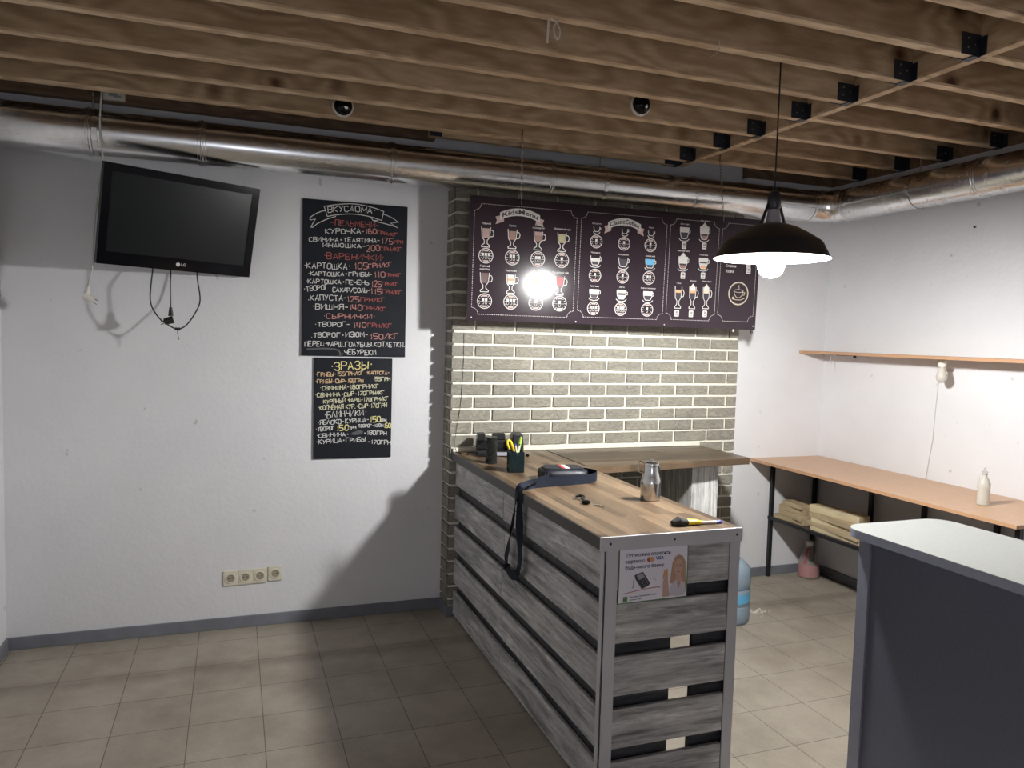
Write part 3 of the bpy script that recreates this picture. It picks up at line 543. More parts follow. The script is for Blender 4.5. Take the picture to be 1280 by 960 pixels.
b=MB().mat('black'); b.hexa([tp(-.30,-.17,.035),tp(.30,-.17,.035),tp(.22,-.13,.085),tp(-.22,-.13,.085),tp(-.30,.18,.035),tp(.30,.18,.035),tp(.22,.14,.085),tp(-.22,.14,.085)]); b.build('rear_housing',tv)
b=MB().mat('black_metal'); q=tp(0,0,.085); b.obox(q+ty*.004,tx,ty,tz,.10,.006,.10); b.tube([q,Vector((q.x+.02,-.09,q.z)),Vector((q.x+.05,-.006,q.z))],.018,10); b.box(q.x-.02,q.x+.12,-.008,0,q.z-.09,q.z+.09); b.build('wall_bracket',tv)
b=MB().mat('ink')
def pl_tv(u0,v0):
    return lambda u,v: tp(u0+u,v0+v,-.0008)
text_into(b,'LG',.020,pl_tv(.024,-hh+.032),bold=.02)
cc=[tp(-.003+.010*math.cos(t),-hh+.032+.010*math.sin(t),-.0008) for t in [2*math.pi*k/20 for k in range(20)]]
b.poly(cc); b.build('maker_badge',tv)
def cord(name,pts,r,m,parent): b=MB().mat(m); b.tube(smooth_path(pts),r,8); return b.build(name,parent)
def smooth_path(P,n=6):
    P=[Vector(p) for p in P]; Q=[P[0]*2-P[1]]+P+[P[-1]*2-P[-2]]; out=[]
    for i in range(1,len(Q)-2):
        a,b_,c,d=Q[i-1:i+3]
        for k in range(n):
            t=k/n; out.append(.5*((2*b_)+(c-a)*t+(2*a-5*b_+4*c-d)*t*t+(3*b_-a-3*c+d)*t**3))
    out.append(P[-1]); return out
cord('power_cord',[(-.385,-.16,2.10),(-.39,-.2,1.985),(-.402,-.2,1.823),(-.369,-.2,1.743),(-.32,-.2,1.70),(-.275,-.2,1.68),(-.235,-.195,1.70),(-.195,-.18,1.76),(-.170,-.15,1.833),(-.185,-.115,1.95),(-.188,-.10,2.02),(-.20,-.09,2.09)],.0035,'black',tv)
c2=cord('power_cord',[(-.305,-.12,2.10),(-.309,-.15,2.01),(-.309,-.18,1.95),(-.309,-.2,1.90),(-.307,-.2,1.78)],.0035,'black',tv)
b=MB().mat('black'); b.cyl((-.307,-.2,1.79),(-.307,-.2,1.745),.007,.013,12); b.cyl((-.295,-.2,1.728),(-.337,-.2,1.715),.020,.017,14); b.mat('chrome'); b.cyl((-.337,-.205,1.722),(-.354,-.206,1.717),.0024,seg=8); b.cyl((-.337,-.205,1.706),(-.354,-.206,1.701),.0024,seg=8); b.build('plug',c2)
b=MB().mat('black'); b.lathe((-.29,-.2,1.680),[(.002,0),(.008,.002),(.008,.028),(.002,.03)],10,(1,0,0)); b.tube([(-.276,-.2,1.68),(-.272,-.2,1.65),(-.268,-.2,1.625)],.003,6); b.build('cable_tie',tv)
# white lead with a plug hanging down beside the television
wl=thing('white_power_lead','white power lead with plug hanging left of the television','power cord',(-.61,-.25,2.55))
cord('lead',[(-.612,-.2,2.90),(-.613,-.272,2.70),(-.612,-.275,2.60),(-.607,-.25,2.492),(-.625,-.25,2.36),(-.64,-.25,2.219),(-.648,-.25,2.10),(-.652,-.25,1.986),(-.674,-.25,1.869)],.0042,'whitecable',wl)
b=MB().mat('white'); b.cyl((-.674,-.25,1.875),(-.678,-.25,1.838),.008,.015,12); b.cyl((-.69,-.25,1.835),(-.648,-.25,1.808),.019,.017,14); b.mat('chrome'); b.cyl((-.648,-.25,1.817),(-.630,-.25,1.806),.0024,seg=8); b.cyl((-.656,-.25,1.801),(-.636,-.25,1.789),.0024,seg=8); b.build('plug',wl)
# ------------------------------------------------------------------ chalkboards
def board_place(u,v): return Vector((u,-.0135,v))
def chalkboard(name,label,x0,x1,z0,z1,rows,extra,base):
    o=thing(name,label,'chalkboard',((x0+x1)/2,-.006,z0))
    b=MB().mat('chalkboard'); b.box(x0,x1,-.0125,-.0005,z0,z1); b.build('board',o,bevel=.001)
    b=MB(); COLS=['chalk_w','chalk_r','chalk_p','chalk_y','chalk_o','chalk_c']
    for t,xa,za,xb,zb,h,c in rows:
        b.mat(COLS[c]); w_=max(.0042,h*.105)*(1.25 if c==3 else 1); hand_text(b,t,xa,za,xb,zb,h,w_,board_place)
    b.build('chalk_lettering',o); b=MB(); extra(b); b.build('chalk_drawing',o); return o
def ex_a(b):
    b.mat('chalk_w')
    for l in BANNER: stroke_path(b,l,.0042,board_place)
    b.mat('chalk_g')
    for l in ERASED: stroke_path(b,l,.009,board_place)
def ex_b(b):
    b.mat('chalk_g'); b.poly([board_place(*p) for p in SMUDGE])
chalkboard('menu_chalkboard','large black chalkboard price list with a drawn banner heading',.357,.953,1.547,2.429,CHALK_A,ex_a,0)
chalkboard('small_chalkboard','small black chalkboard with yellow heading below the large one',.4285,.878,.9515,1.537,CHALK_B,ex_b,0)
# ------------------------------------------------------------------ printed menu board on chains
mth,mta=.036,.03
MP=Vector((2.19,-.375,2.12)); ma=Vector((math.cos(mth),-math.sin(mth),0)); mn0=Vector((-math.sin(mth),-math.cos(mth),0)); mbv=Vector((0,0,1))*math.cos(mta)+mn0*math.sin(mta); mn=ma.cross(mbv).normalized()
def mp(u,v,d=0): return MP+ma*u+mbv*v+mn*d      # +d faces the room
mbd=thing('menu_board','dark printed drinks menu board hung on chains before the brick','menu board',tuple(MP))
b=MB().mat('menu'); hw,hh=.957,.349
b.hexa([mp(-hw,-hh,-.012),mp(hw,-hh,-.012),mp(hw,-hh,0),mp(-hw,-hh,0),mp(-hw,hh,-.012),mp(hw,hh,-.012),mp(hw,hh,0),mp(-hw,hh,0)]); b.build('panel',mbd)
art=MB(); LAY=[0]
def pm(d): return lambda u,v: mp(u,v,d)
def st_(pts,w_,m='ink',d=.0012): art.mat(m); stroke_path(art,pts,w_,pm(d))
def fl(pts,m,d=.0008): art.mat(m); art.poly([mp(u,v,d) for u,v in pts])
def circ(u,v,r_,n=28,a0=0,a1=2*math.pi): return [(u+r_*math.cos(a0+(a1-a0)*k/n),v+r_*math.sin(a0+(a1-a0)*k/n)) for k in range(n+1)]
def tx_(s,u,v,size,m='ink',d=.0014,width=None,bold=0):
    art.mat(m)
    for i,ln in enumerate(s.split('\n')):
        text_into(art,ln,size,(lambda i: (lambda a,c: mp(u+a,v+c-i*size*1.15,d)))(i),width=width,bold=bold)
def dashed(pts,w_,dash=.0075,gap=.0055):
    art.mat('ink'); acc=0
    for p,q in zip(pts,pts[1:]):
        p,q=Vector(p),Vector(q); L=(q-p).length; e=(q-p)/L if L else Vector((1,0)); t=0
        while t<L:
            a=min(L,t+dash); stroke_path(art,[p+e*t,p+e*a],w_,pm(.0012)); t=a+gap
for q in PANELS:
    (x0,y1),(x1,y1b),(x1b,y0),(x0b,y0b)=q; X0=(x0+x0b)/2; X1=(x1+x1b)/2; Y1=(y1+y1b)/2; Y0=(y0+y0b)/2; n_=.038; P=[]
    for cx_,cy_,a0,a1 in ((X1,Y1,180,270),(X1,Y0,90,180),(X0,Y0,0,90),(X0,Y1,270,360)):
        cs=[(cx_+n_*math.cos(math.radians(a0+(a1-a0)*k/5)),cy_+n_*math.sin(math.radians(a0+(a1-a0)*k/5))) for k in range(6)]
        P+=cs[::-1] if True else cs
    P=[]
    for cx_,cy_,sx,sy,o_ in ((X0,Y1,1,-1,0),(X1,Y1,-1,-1,1),(X1,Y0,-1,1,0),(X0,Y0,1,1,1)):
        cs=[(cx_+sx*n_*math.sin(math.pi/2*k/5),cy_+sy*n_*math.cos(math.pi/2*k/5)) for k in range(6)]
        P+=cs if o_==0 else cs[::-1]
    # the first corner ends on the top edge, the next begins on it
    dashed(P+[P[0]],.0026)
LIQ={0:[('pinkbrown',0,.92)],1:[('brown',0,.86)],2:[('brown',0,.62),('pinkbrown',.62,1.0)],3:[('olive',0,.9)],4:[('choc',0,1.0)],5:[('ink',0,.38),('orangeink',.38,.6),('ink',.6,1)],6:[('creamink',0,.9)],7:[('redink',0,.95)],8:[('coffee',0,.5),('orangeink',.5,.75)],9:[('coffee',0,.5),('orangeink',.5,.7),('ink',.7,1.0)],10:[('coffee',0,.5),('creamink',.5,.8),('ink',.8,1.0)]}
def irish(u,top,bot,k,title):
    H=top-bot; w_=.0285 if k<8 else .025; hb=H*.60; yb=top-hb; lw=.0042
    for m,a,c in LIQ[k]: fl([(u-w_*(.62+.14*a),yb+.006+a*(hb-.008)),(u+w_*(.62+.14*a),yb+.006+a*(hb-.008)),(u+w_*(.62+.14*c),yb+.006+c*(hb-.008)),(u-w_*(.62+.14*c),yb+.006+c*(hb-.008))],m)
    if k in (9,10): fl([(u-w_*.75,top-.004),(u+w_*.75,top-.004),(u,top+.02)],'ink')
    st_([(u-w_*.95,top),(u-w_*.78,yb+.012),(u-w_*.5,yb),(u-w_*.30,yb-.006),(u-w_*.30,yb-H*.22),(u-w_*.85,bot+.008),(u-w_*.8,bot),(u+w_*.8,bot),(u+w_*.85,bot+.008),(u+w_*.30,yb-H*.22),(u+w_*.30,yb-.006),(u+w_*.5,yb),(u+w_*.78,yb+.012),(u+w_*.95,top)],lw)
    st_([(u+w_*.88,top-hb*.22),(u+w_*1.35,top-hb*.25),(u+w_*1.62,top-hb*.45),(u+w_*1.45,top-hb*.75),(u+w_*.80,top-hb*.80)],lw)
    tx_(title,u,top+.02+(.016 if '\n' in title else 0)+(.016 if k in(9,10) else 0),.0145 if k<8 else .011,bold=.012)
for a in MUGS: irish(*a)
def badge(u,v,r_,n):
    st_(circ(u,v,r_*.95),.0042); 
    for s_ in (1,-1): fl([(u-r_*.38,v+s_*r_*.80),(u+r_*.38,v+s_*r_*.80),(u+r_*.32,v+s_*r_*.56),(u-r_*.32,v+s_*r_*.56)][::s_],'inkrose',.001)
    for k in range(10):
        t=math.radians(-50+100*(k%5)/4)+(math.pi if k>4 else 0); st_([(u+r_*.66*math.cos(t),v+r_*.66*math.sin(t)),(u+r_*.84*math.cos(t),v+r_*.84*math.sin(t))],.0032)
    for k in range(n):
        x=u+(k-(n-1)/2)*r_*.42; fl([(x-r_*.15,v+.02*0),(x+r_*.15,v),(x+r_*.17,v+r_*.36),(x-r_*.17,v+r_*.36)],'ink',.001); st_([(x-r_*.13,v-r_*.12),(x-r_*.10,v-r_*.38),(x+r_*.10,v-r_*.38),(x+r_*.13,v-r_*.12)],.002)
    st_([(u-r_*.6,v-r_*.04),(u+r_*.6,v-r_*.04)],.0014)
for a in BADGES: badge(*a)
CUPF={0:[],1:[('ink',.38,.75),('coffee',0,.38)],2:[('coffee',0,.85)],3:[('coffee',0,.35),('blueink',.35,1)],4:[('coffee',0,.40),('ink',.40,1)],5:[('ink',0,.45),('coffee',.45,.68),('creamink',.68,1.05)],6:[('coffee',0,.5),('ink',.5,1)],7:[('coffee',0,.55),('ink',.55,1)],8:[('brown',0,.28),('coffee',.28,.42),('ink',.42,1)],9:[('orangeink',0,.25),('ink',.25,.5),('coffee',.5,.62),('ink',.62,1)]}
def cup(u,top,bot,k,title):
    H=top-bot; w_=.030 if k else .019; lw=.0040; yb=bot+.012
    hw_=lambda t: w_*(.52+.48*min(1,t*1.6)**.6)
    for m,a,c in CUPF[k]: 
        fl([(u-hw_(a)*.93,yb+a*(top-yb)),(u+hw_(a)*.93,yb+a*(top-yb)),(u+hw_((a+c)/2)*.95,yb+(a+c)/2*(top-yb)),(u+hw_(c)*.95,yb+c*(top-yb)),(u-hw_(c)*.95,yb+c*(top-yb)),(u-hw_((a+c)/2)*.95,yb+(a+c)/2*(top-yb))],m)
    if k in (7,8) and title!='Флэт уайт': fl([(u-w_*.7,top),(u+w_*.7,top),(u,top+.025)],'ink')
    L=[(u-hw_(t),yb+t*(top-yb)) for t in (1,.7,.45,.25,.1,0)]; Rr=[(2*u-x,y) for x,y in L[::-1]]
    st_(L+Rr,lw)
    st_([(u+w_*.97,top-H*.12),(u+w_*1.3,top-H*.16),(u+w_*1.32,top-H*.38),(u+w_*.93,top-H*.46)],lw)
    st_([(u-w_*1.15,bot+.012),(u-w_*.8,bot+.001),(u,bot-.003),(u+w_*.8,bot+.001),(u+w_*1.15,bot+.012)],lw)
    tx_(title,u,top+.018+(.016 if k in (8,) else 0),.0125,bold=.012)
for a in CUPS: cup(*a)
for u,v,s in TAGS:
    fl(rrect(u-.0155,u+.0155,v-.020,v+.020,.005,('ne','nw','sw','se')),'ink'); tx_(s,u,v+.006,.018,'inkdark',.0016,bold=.03); st_([(u-.009,v-.010),(u+.009,v-.010)],.0028,'inkdark',.0016)
for u,v,s,wd in RIBBONS:
    hw_=wd*.30; arc=lambda x: -.030*(x/hw_)**2*(.75 if hw_<.1 else 1)
    xs=[-hw_+2*hw_*k/14 for k in range(15)]
    for s_ in (-1,1):
        x0=s_*hw_*.80; x1=s_*hw_*1.22; y0=arc(x0)-.012; P=[(u+x0,v+y0+.012),(u+x1,v+y0-.002),(u+x1*.94,v+y0-.022),(u+x1*.99,v+y0-.044),(u+x0,v+y0-.026)]
        fl(P if s_>0 else P[::-1],'inkrose',.0006)
    art.mat('ink')
    for a,c in zip(xs,xs[1:]): art.poly([mp(u+a,v+arc(a)-.02,.001),mp(u+c,v+arc(c)-.02,.001),mp(u+c,v+arc(c)+.022,.001),mp(u+a,v+arc(a)+.022,.001)])
    art.mat('inkdark'); text_into(art,s,.040,(lambda u=u,v=v: (lambda a,c: mp(u+a,v+arc(a)+c*.9,.0016)))(),width=hw_*1.78,bold=.022)
tx_('Сливки',MILKTXT[0][0]+.03,MILKTXT[0][1],.022,bold=.015); tx_('Кофе',MILKTXT[1][0]+.022,MILKTXT[1][1],.024,bold=.015)
eu,ev=EMBLEM; st_(circ(eu,ev,.071,40),.005,'gold'); st_(circ(eu,ev,.066,40),.0022,'inkrose')
st_([(eu-.034,ev+.016),(eu-.028,ev-.008),(eu-.012,ev-.026),(eu+.012,ev-.026),(eu+.028,ev-.008),(eu+.034,ev+.016)],.0032,'gold'); st_([(eu+.034*math.cos(t),ev+.016+.009*math.sin(t)) for t in [2*math.pi*k/20 for k in range(21)]],.0028,'gold')
st_([(eu+.032,ev+.008),(eu+.047,ev+.008),(eu+.043,ev-.008),(eu+.027,ev-.010)],.0028,'gold'); st_([(eu-.046,ev-.030),(eu-.02,ev-.040),(eu+.02,ev-.040),(eu+.046,ev-.028)],.0032,'gold'); st_([(eu,ev+.028),(eu+.005,ev+.036),(eu-.003,ev+.044),(eu+.004,ev+.054)],.0024,'gold'); st_(circ(eu-.036,ev-.030,.007,10),.004,'gold')
for u,v in ((-.93,-.33),(-.29,-.335),(.30,-.335),(.94,-.325)): fl(circ(u,v,.004,10)[:-1],'ink')
art.build('printed_artwork',mbd)
for u,top in ((-.656,.349),(.674,.349)):
    b=MB().mat('steel'); p=mp(u,top,-.004); zz=p.z; q=Vector((p.x,-.3455,ZB+.03)); n_=int((q-p).length/.021); e=(q-p)/n_
    b.cyl(p-mbv*.03+mn*.006,p+mbv*.004+mn*.006,.003,seg=8); 
    for i in range(n_):
        c=p+e*(i+.5); up=e.normalized(); sd=Vector((1,0,0)) if i%2 else Vector((0,1,0)); ring=[]
        for k in range(13):
            t=2*math.pi*k/12; ring.append(c+up*.0135*math.cos(t)+sd*.0055*math.sin(t))
        b.tube(ring,.0019,5)
    b.cyl(q,q+Vector((0,.0,.03)),.004,seg=8); b.build('hanging_chain',mbd)
b=MB().mat('black'); p=mp(.935,-.349,-.006); b.cyl(p,p-mbv*.022,.009,seg=12); b.tube([p-mbv*.02,p-mbv*.035+ma*.004],.0016,6); b.build('corner_clip',mbd)
b=MB().mat('ink'); p=mp(.80,-.349,-.006); b.cyl(p,p-mbv*.016,.005,seg=10); b.build('corner_clip',mbd)
# ------------------------------------------------------------------ camera domes, boxes and scraps on the ceiling
def dome(x,y,z,label):
    o=thing('camera_dome',label,'security camera',(x,y,z),'camera domes on the joists'); ax=Vector((-.12,-1,-.42)).normalized()
    c=Vector((x,y,z)); b=MB().mat('white'); b.lathe(c,[(.052,0),(.055,.006),(.055,.014),(.051,.020),(.048,.021)],36,(0,-1,0)); b.build('base_ring',o)
    b=MB().mat('gloss'); P=[]
    for k in range(11): t=math.pi/2*k/10; P.append((.0475*math.cos(t),.020+.042*math.sin(t)))
    b.lathe(c,P,32,(0,-1,0)); dm=b.build('dome_cover',o)
    b=MB().mat('chrome'); n=Vector((.25,-1,-.35)).normalized(); q=c+Vector((0,-.020,0))+Vector((n.x*.0475,n.y*.042,n.z*.0475)); b.lathe(q-n*.002,[(.009,0),(.009,.002),(.006,.003)],16,n); b.build('lens',dm); return o
dome(.528,FAR[0]-.045,2.862,'white camera dome on the joist above the duct, left of the chalkboards')
dome(1.915,FAR[2]-.045,2.868,'white camera dome on the joist over the menu board')
jb=thing('junction_box','pale grey junction box on the ledger above the television','junction box',(-.58,-.05,2.855))
B('offwhite',-.632,-.528,-.085,-.0505,2.826,2.886).build('case',jb,bevel=.008); b=MB().mat('greyink'); b.box(-.60,-.56,-.0865,-.085,2.845,2.87); b.box(-.575,-.545,-.0862,-.085,2.838,2.85); b.build('cover_clip',jb)
b=MB().mat('rope'); x=1.04; y=FAR[5]-.02
b.tube(smooth_path([(x-.01,y,ZB+.002),(x-.012,y,ZB-.03),(x-.014,y,ZB-.085)]),.004,6); b.tube(smooth_path([(x-.006,y,ZB+.002),(x+.02,y,ZB-.012),(x+.034,y,ZB-.04),(x+.026,y,ZB-.068),(x+.012,y,ZB-.05),(x+.01,y,ZB-.025),(x+.03,y,ZB-.002)]),.0026,6)
tag(b.build('rope_scrap'),'knotted scrap of white twine hanging from a joist near the centre','rope')
b=MB().mat('rope'); b.tube(smooth_path([(1.715,FAR[5]-.046,ZB+.02),(1.712,FAR[5]-.052,ZB-.012),(1.70,FAR[5]-.05,ZB-.03),(1.68,FAR[5]-.05,ZB-.045)]),.0016,6); tag(b.build('thread_scrap'),'short white thread dangling from the joist left of the lamp cord','rope')
b=MB().mat('black_metal'); b.cyl((W,-1.169,2.40),(W-.012,-1.169,2.40),.003,seg=8); b.cyl((W-.012,-1.169,2.40),(W-.014,-1.169,2.40),.007,seg=10); tag(b.build('wall_nail'),'small dark nail in the right wall under the duct','nail')
# ------------------------------------------------------------------ wall sockets
so=thing('socket_strip','row of four cream wall sockets low on the left wall','wall socket',(.10,-.001,.295))
def socket(x,z,w_,parent,h=.086):
    b=MB().mat('offwhite'); b.box(x-w_/2,x+w_/2,-.010,-.0005,z-h/2,z+h/2); fr=b.build('face_plate',parent,bevel=.004)
    b=MB().mat('offwhite'); b.lathe((x,-.010,z),[(.028,0),(.028,.0045),(.0225,.0045),(.0215,.001)],28,(0,-1,0),cap0=False,cap1=False); b.mat('socket_well'); b.cyl((x,-.0098,z),(x,-.0110,z),.0224,seg=28); b.build('socket_cup',fr)
    b=MB().mat('hole')
    for s in (-1,1): b.cyl((x+s*.0095,-.0110,z),(x+s*.0095,-.0116,z),.0036,seg=10)
    b.mat('brass'); b.box(x-.003,x+.003,-.0135,-.0108,z+.017,z+.021); b.box(x-.003,x+.003,-.0135,-.0108,z-.021,z-.017); b.build('pin_holes',fr)
for k in range(3): socket(-.015+.078*k,.289+.001*k,.0785,so)
socket(.225,.298,.078,so)
# ------------------------------------------------------------------ payment poster on the counter front
po=thing('payment_poster','white card payment poster with a woman taped to the counter front','poster',(1.43,-2.12,.75))
PX,PZ0,PZ1=(1.287,1.574),.747,.951
def pp(u,v,d=0):          # u,v in 0..1 on the slightly bowed sheet
    x=PX[0]+(PX[1]-PX[0])*u; z=PZ0+(PZ1-PZ0)*v+.007*(1-v)*(u-.0)*-0+(.004*(u)-.002)*(1-v)
    return Vector((x,-2.1175-d-.006*math.sin(math.pi*v)*.5-.010*max(0,.25-v)*u,z))
def sheet(b,u0,u1,v0,v1,d,n=8,k=8):
    V=[[b.bm.verts.new(pp(u0+(u1-u0)*i/n,v0+(v1-v0)*j/k,d)) for i in range(n+1)] for j in range(k+1)]
    for j in range(k):
        for i in range(n): b.face([V[j][i],V[j][i+1],V[j+1][i+1],V[j+1][i]])
b=MB().mat('paper'); sheet(b,.012,.985,.02,.99,.0012); b.mat('pgreen'); sheet(b,0,1,0,1,.0004); b.build('sheet',po)
b=MB()
def pf(pts,m,d=.0022): b.mat(m); b.poly([pp(x,y,d) for x,y in pts])
def pt(s,u,v,size,m,width,bold=0): b.mat(m); text_into(b,s,size,lambda a,c: pp(u+a/(PX[1]-PX[0]),v+c/(PZ1-PZ0),.0024),align='LEFT',width=width*(PX[1]-PX[0]),bold=bold)
pt('Тут можна оплатити',.09,.855,.0175,'navyink',.64,.012); pt('карткою',.085,.745,.0175,'navyink',.275,.012); pt('VISA',.52,.770,.0165,'blueink2',.12,.03); pt('будь-якого банку',.085,.640,.0175,'navyink',.555,.012)
def pc(u,v,r_,n=20,asp=1.4): return [(u+r_*math.cos(2*math.pi*k/n),v+r_*asp*math.sin(2*math.pi*k/n)) for k in range(n)]
pf(pc(.425,.755,.032),'redink'); pf(pc(.465,.755,.032),'orangeink',.0023)
pf([(.22,.50),(.34,.55),(.45,.33),(.43,.29),(.335,.235),(.235,.43)],'termink'); pf([(.25,.49),(.335,.525),(.37,.45),(.29,.405)],'greyink',.0024); pf([(.30,.39),(.375,.43),(.415,.34),(.345,.29)],'coffee',.0024)
for i in range(3):
    for j in range(3): pf(pc(.325+.026*i+.018*j,.375+.017*i-.035*j,.007,8),'greyink',.0026)
stp=lambda L,w_,m: (b.mat(m),stroke_path(b,L,w_,lambda x,y: pp(x,y,.0024)))
stp([(.21,.42),(.21,.30),(.195,.275),(.225,.275)],.006,'navyink'); stp([(.47,.42),(.50,.40)],.006,'greyink'); stp([(.50,.45),(.53,.37)],.005,'greyink')
stp([(.075,.185),(.25,.215),(.40,.235),(.55,.245),(.60,.235)],.012,'redink')
pf([(.075,.03),(.135,.035),(.135,.13),(.075,.125)],'pgreen'); [stp([(a,.105+.03*a),(a+w_,.105+.03*(a+w_))],.022,'greyink') for a,w_ in ((.165,.05),(.225,.07),(.305,.09),(.405,.06),(.475,.07))]; [stp([(a,.055+.03*a),(a+w_,.055+.03*(a+w_))],.018,'greyink') for a,w_ in ((.165,.10),(.275,.06))]
# printed woman holding up a card
pf([(.735,.30),(.765,.66),(.80,.76),(.855,.80),(.915,.77),(.955,.66),(.965,.45),(.985,.25),(.97,.10),(.93,.06),(.80,.25)],'hair')
pf([(.79,.52),(.80,.66),(.845,.725),(.895,.70),(.915,.60),(.905,.50),(.865,.42),(.825,.43)],'skin',.0023)
pf([(.805,.30),(.83,.46),(.89,.46),(.92,.30)],'skin',.0022)
pf([(.72,.07),(.765,.27),(.83,.34),(.87,.18),(.90,.33),(.965,.25),(.965,.05),(.84,.04)],'lilac',.0025)
pf([(.64,.05),(.635,.34),(.655,.40),(.70,.40),(.71,.33),(.735,.05)],'skin',.0026); pf([(.63,.38),(.632,.47),(.665,.52),(.70,.50),(.705,.40)],'skin',.0027); pf([(.645,.43),(.64,.53),(.692,.565),(.70,.45)],'orangeink',.0030)
for ex in (.826,.878): pf(pc(ex,.60,.012,10,.8),'navyink',.0027)
stp([(.80,.625),(.84,.635)],.006,'hair'); stp([(.865,.635),(.90,.622)],.006,'hair'); pf([(.835,.485),(.86,.475),(.885,.488),(.86,.497)],'redink',.0027); stp([(.852,.59),(.845,.535),(.862,.53)],.004,'hair')
b.build('print',po)
# ------------------------------------------------------------------ things on the bar
# black bracket-like organiser with three raised blocks
og=thing('desk_organiser','black plastic desk organiser with raised ends near the brick wall','organiser',(1.43,-.33,ZT))
def oo(c0,ang): 
    R_=Matrix.Rotation(ang,3,'Z'); return lambda x,y,z: Vector(c0)+R_@Vector((x,y,z))
K_=oo((1.455,-.33,ZT+.001),-.22)
def kbox(b,x0,x1,y0,y1,z0,z1,fx=0):
    b.hexa([K_(x0,y0,z0),K_(x1,y0,z0),K_(x1,y1,z0),K_(x0,y1,z0),K_(x0+fx,y0+fx,z1),K_(x1-fx,y0+fx,z1),K_(x1-fx,y1,z1),K_(x0+fx,y1,z1)])
b=MB().mat('black'); kbox(b,-.135,.135,-.055,.075,0,.03); b.build('base',og,bevel=.006)
b=MB().mat('black'); kbox(b,-.135,.135,.02,.075,.03,.085); kbox(b,-.135,-.085,-.02,.075,.085,.125,.004); kbox(b,-.045,.035,.03,.075,.085,.122,.003); b.build('back_wall',og,bevel=.005)
b=MB().mat('black'); kbox(b,.06,.135,-.05,.07,.03,.13,.008); b.build('end_block',og,bevel=.008)
b=MB().mat('greyink'); kbox(b,-.03,.05,-.0575,-.054,.006,.026); b.build('label_plate',og)
# film-wrapped cylinder
b=MB().mat('film'); c=Vector((1.316,-.585,ZT+.001)); rings=[]
for j in range(15):
    z=.145*j/14; rings.append([b.bm.verts.new(c+Vector(((.031+random.uniform(-.0022,.0022))*math.cos(t),(.031+random.uniform(-.0022,.0022))*math.sin(t),z))) for t in [2*math.pi*k/22 for k in range(22)]])
b.skin(rings,False)
root=thing('wrapped_roll','dark roll in crinkled clear film standing left of the pen cup','roll',tuple(c)); b.build('film_wrap',root); b=MB().mat('black'); b.cyl(c+Vector((0,0,.0)),c+Vector((0,0,.142)),.0265,seg=24); b.build('roll_core',root)
# pen cup
pc_=Vector((1.362,-.843,ZT)); root=thing('pen_cup','smoked square pen cup full of pens and tools on the bar','pen cup',tuple(pc_))
b=MB().mat('smoke'); R_=Matrix.Rotation(-.2,3,'Z')
def cb(x0,x1,y0,y1,z0,z1): b.hexa([pc_+R_@Vector(p) for p in ((x0,y0,z0),(x1,y0,z0),(x1,y1,z0),(x0,y1,z0),(x0,y0,z1),(x1,y0,z1),(x1,y1,z1),(x0,y1,z1))])
hwc=.039; cb(-hwc,hwc,-hwc,hwc,.0005,.004); cb(-hwc,hwc,-hwc,-hwc+.003,.004,.105); cb(-hwc,hwc,hwc-.003,hwc,.004,.105); cb(-hwc,-hwc+.003,-hwc+.003,hwc-.003,.004,.105); cb(hwc-.003,hwc,-hwc+.003,hwc-.003,.004,.105); b.build('cup_wall',root)
def pen(name,label,cat,p0,p1,r_,m,tipm='black',tip=.02,group=None):
    p0=pc_+Vector(p0); p1=pc_+Vector(p1); d=(p1-p0).normalized(); o=thing(name,label,cat,tuple(p0),group)
    b=MB().mat(m); b.cyl(p0+d*tip,p1,r_,seg=12); b.build('barrel',o); b=MB().mat(tipm); b.cyl(p0,p0+d*tip,r_*.25,r_,12); b.cyl(p1,p1+d*.008,r_*.8,r_*.6,12); b.build('tip',o); return o
pen('ballpoint_pen','black ballpoint pen leaning left in the pen cup','pen',(.02,.0,.006),(-.022,-.012,.135),.0042,'black','chrome')
pen('ballpoint_pen','white ballpoint pen leaning left in the pen cup','pen',(.012,-.02,.006),(-.010,-.022,.138),.0042,'white','blue')
pen('marker_pen','orange marker standing at the right of the pen cup','marker',(-.012,.012,.006),(.024,.015,.135),.006,'orange','orange')
pen('marker_pen','white capped marker leaning right in the pen cup','marker',(-.02,-.012,.006),(.012,-.018,.138),.0055,'white','black')
pen('highlighter_pen','lime green highlighter at the right edge of the pen cup','highlighter',(.0,.02,.006),(.030,.012,.17),.0085,'green','green')
ut=thing('utility_knife','yellow box cutter with open loop grip in the pen cup','knife',tuple(pc_+Vector((0,-.01,.006))))
b=MB().mat('black'); b.tube([pc_+Vector((.006,-.012,.006)),pc_+Vector((-.022,-.022,.115))],.006,10); b.build('blade_body',ut)
b=MB().mat('yellow'); b.tube(smooth_path([pc_+Vector(p) for p in ((-.020,-.022,.11),(-.030,-.025,.14),(-.045,-.028,.165),(-.058,-.03,.163),(-.057,-.03,.145),(-.045,-.027,.122))]),.0065,10); b.build('loop_grip',ut)
b=MB().mat('gloss'); b.lathe((1.60,-.40,ZT+.0005),[(.008,0),(.011,.004),(.009,.012),(.003,.014)],14); tag(b.build('rubber_stopper'),'small black rubber stopper lying right of the pen cup','knob')
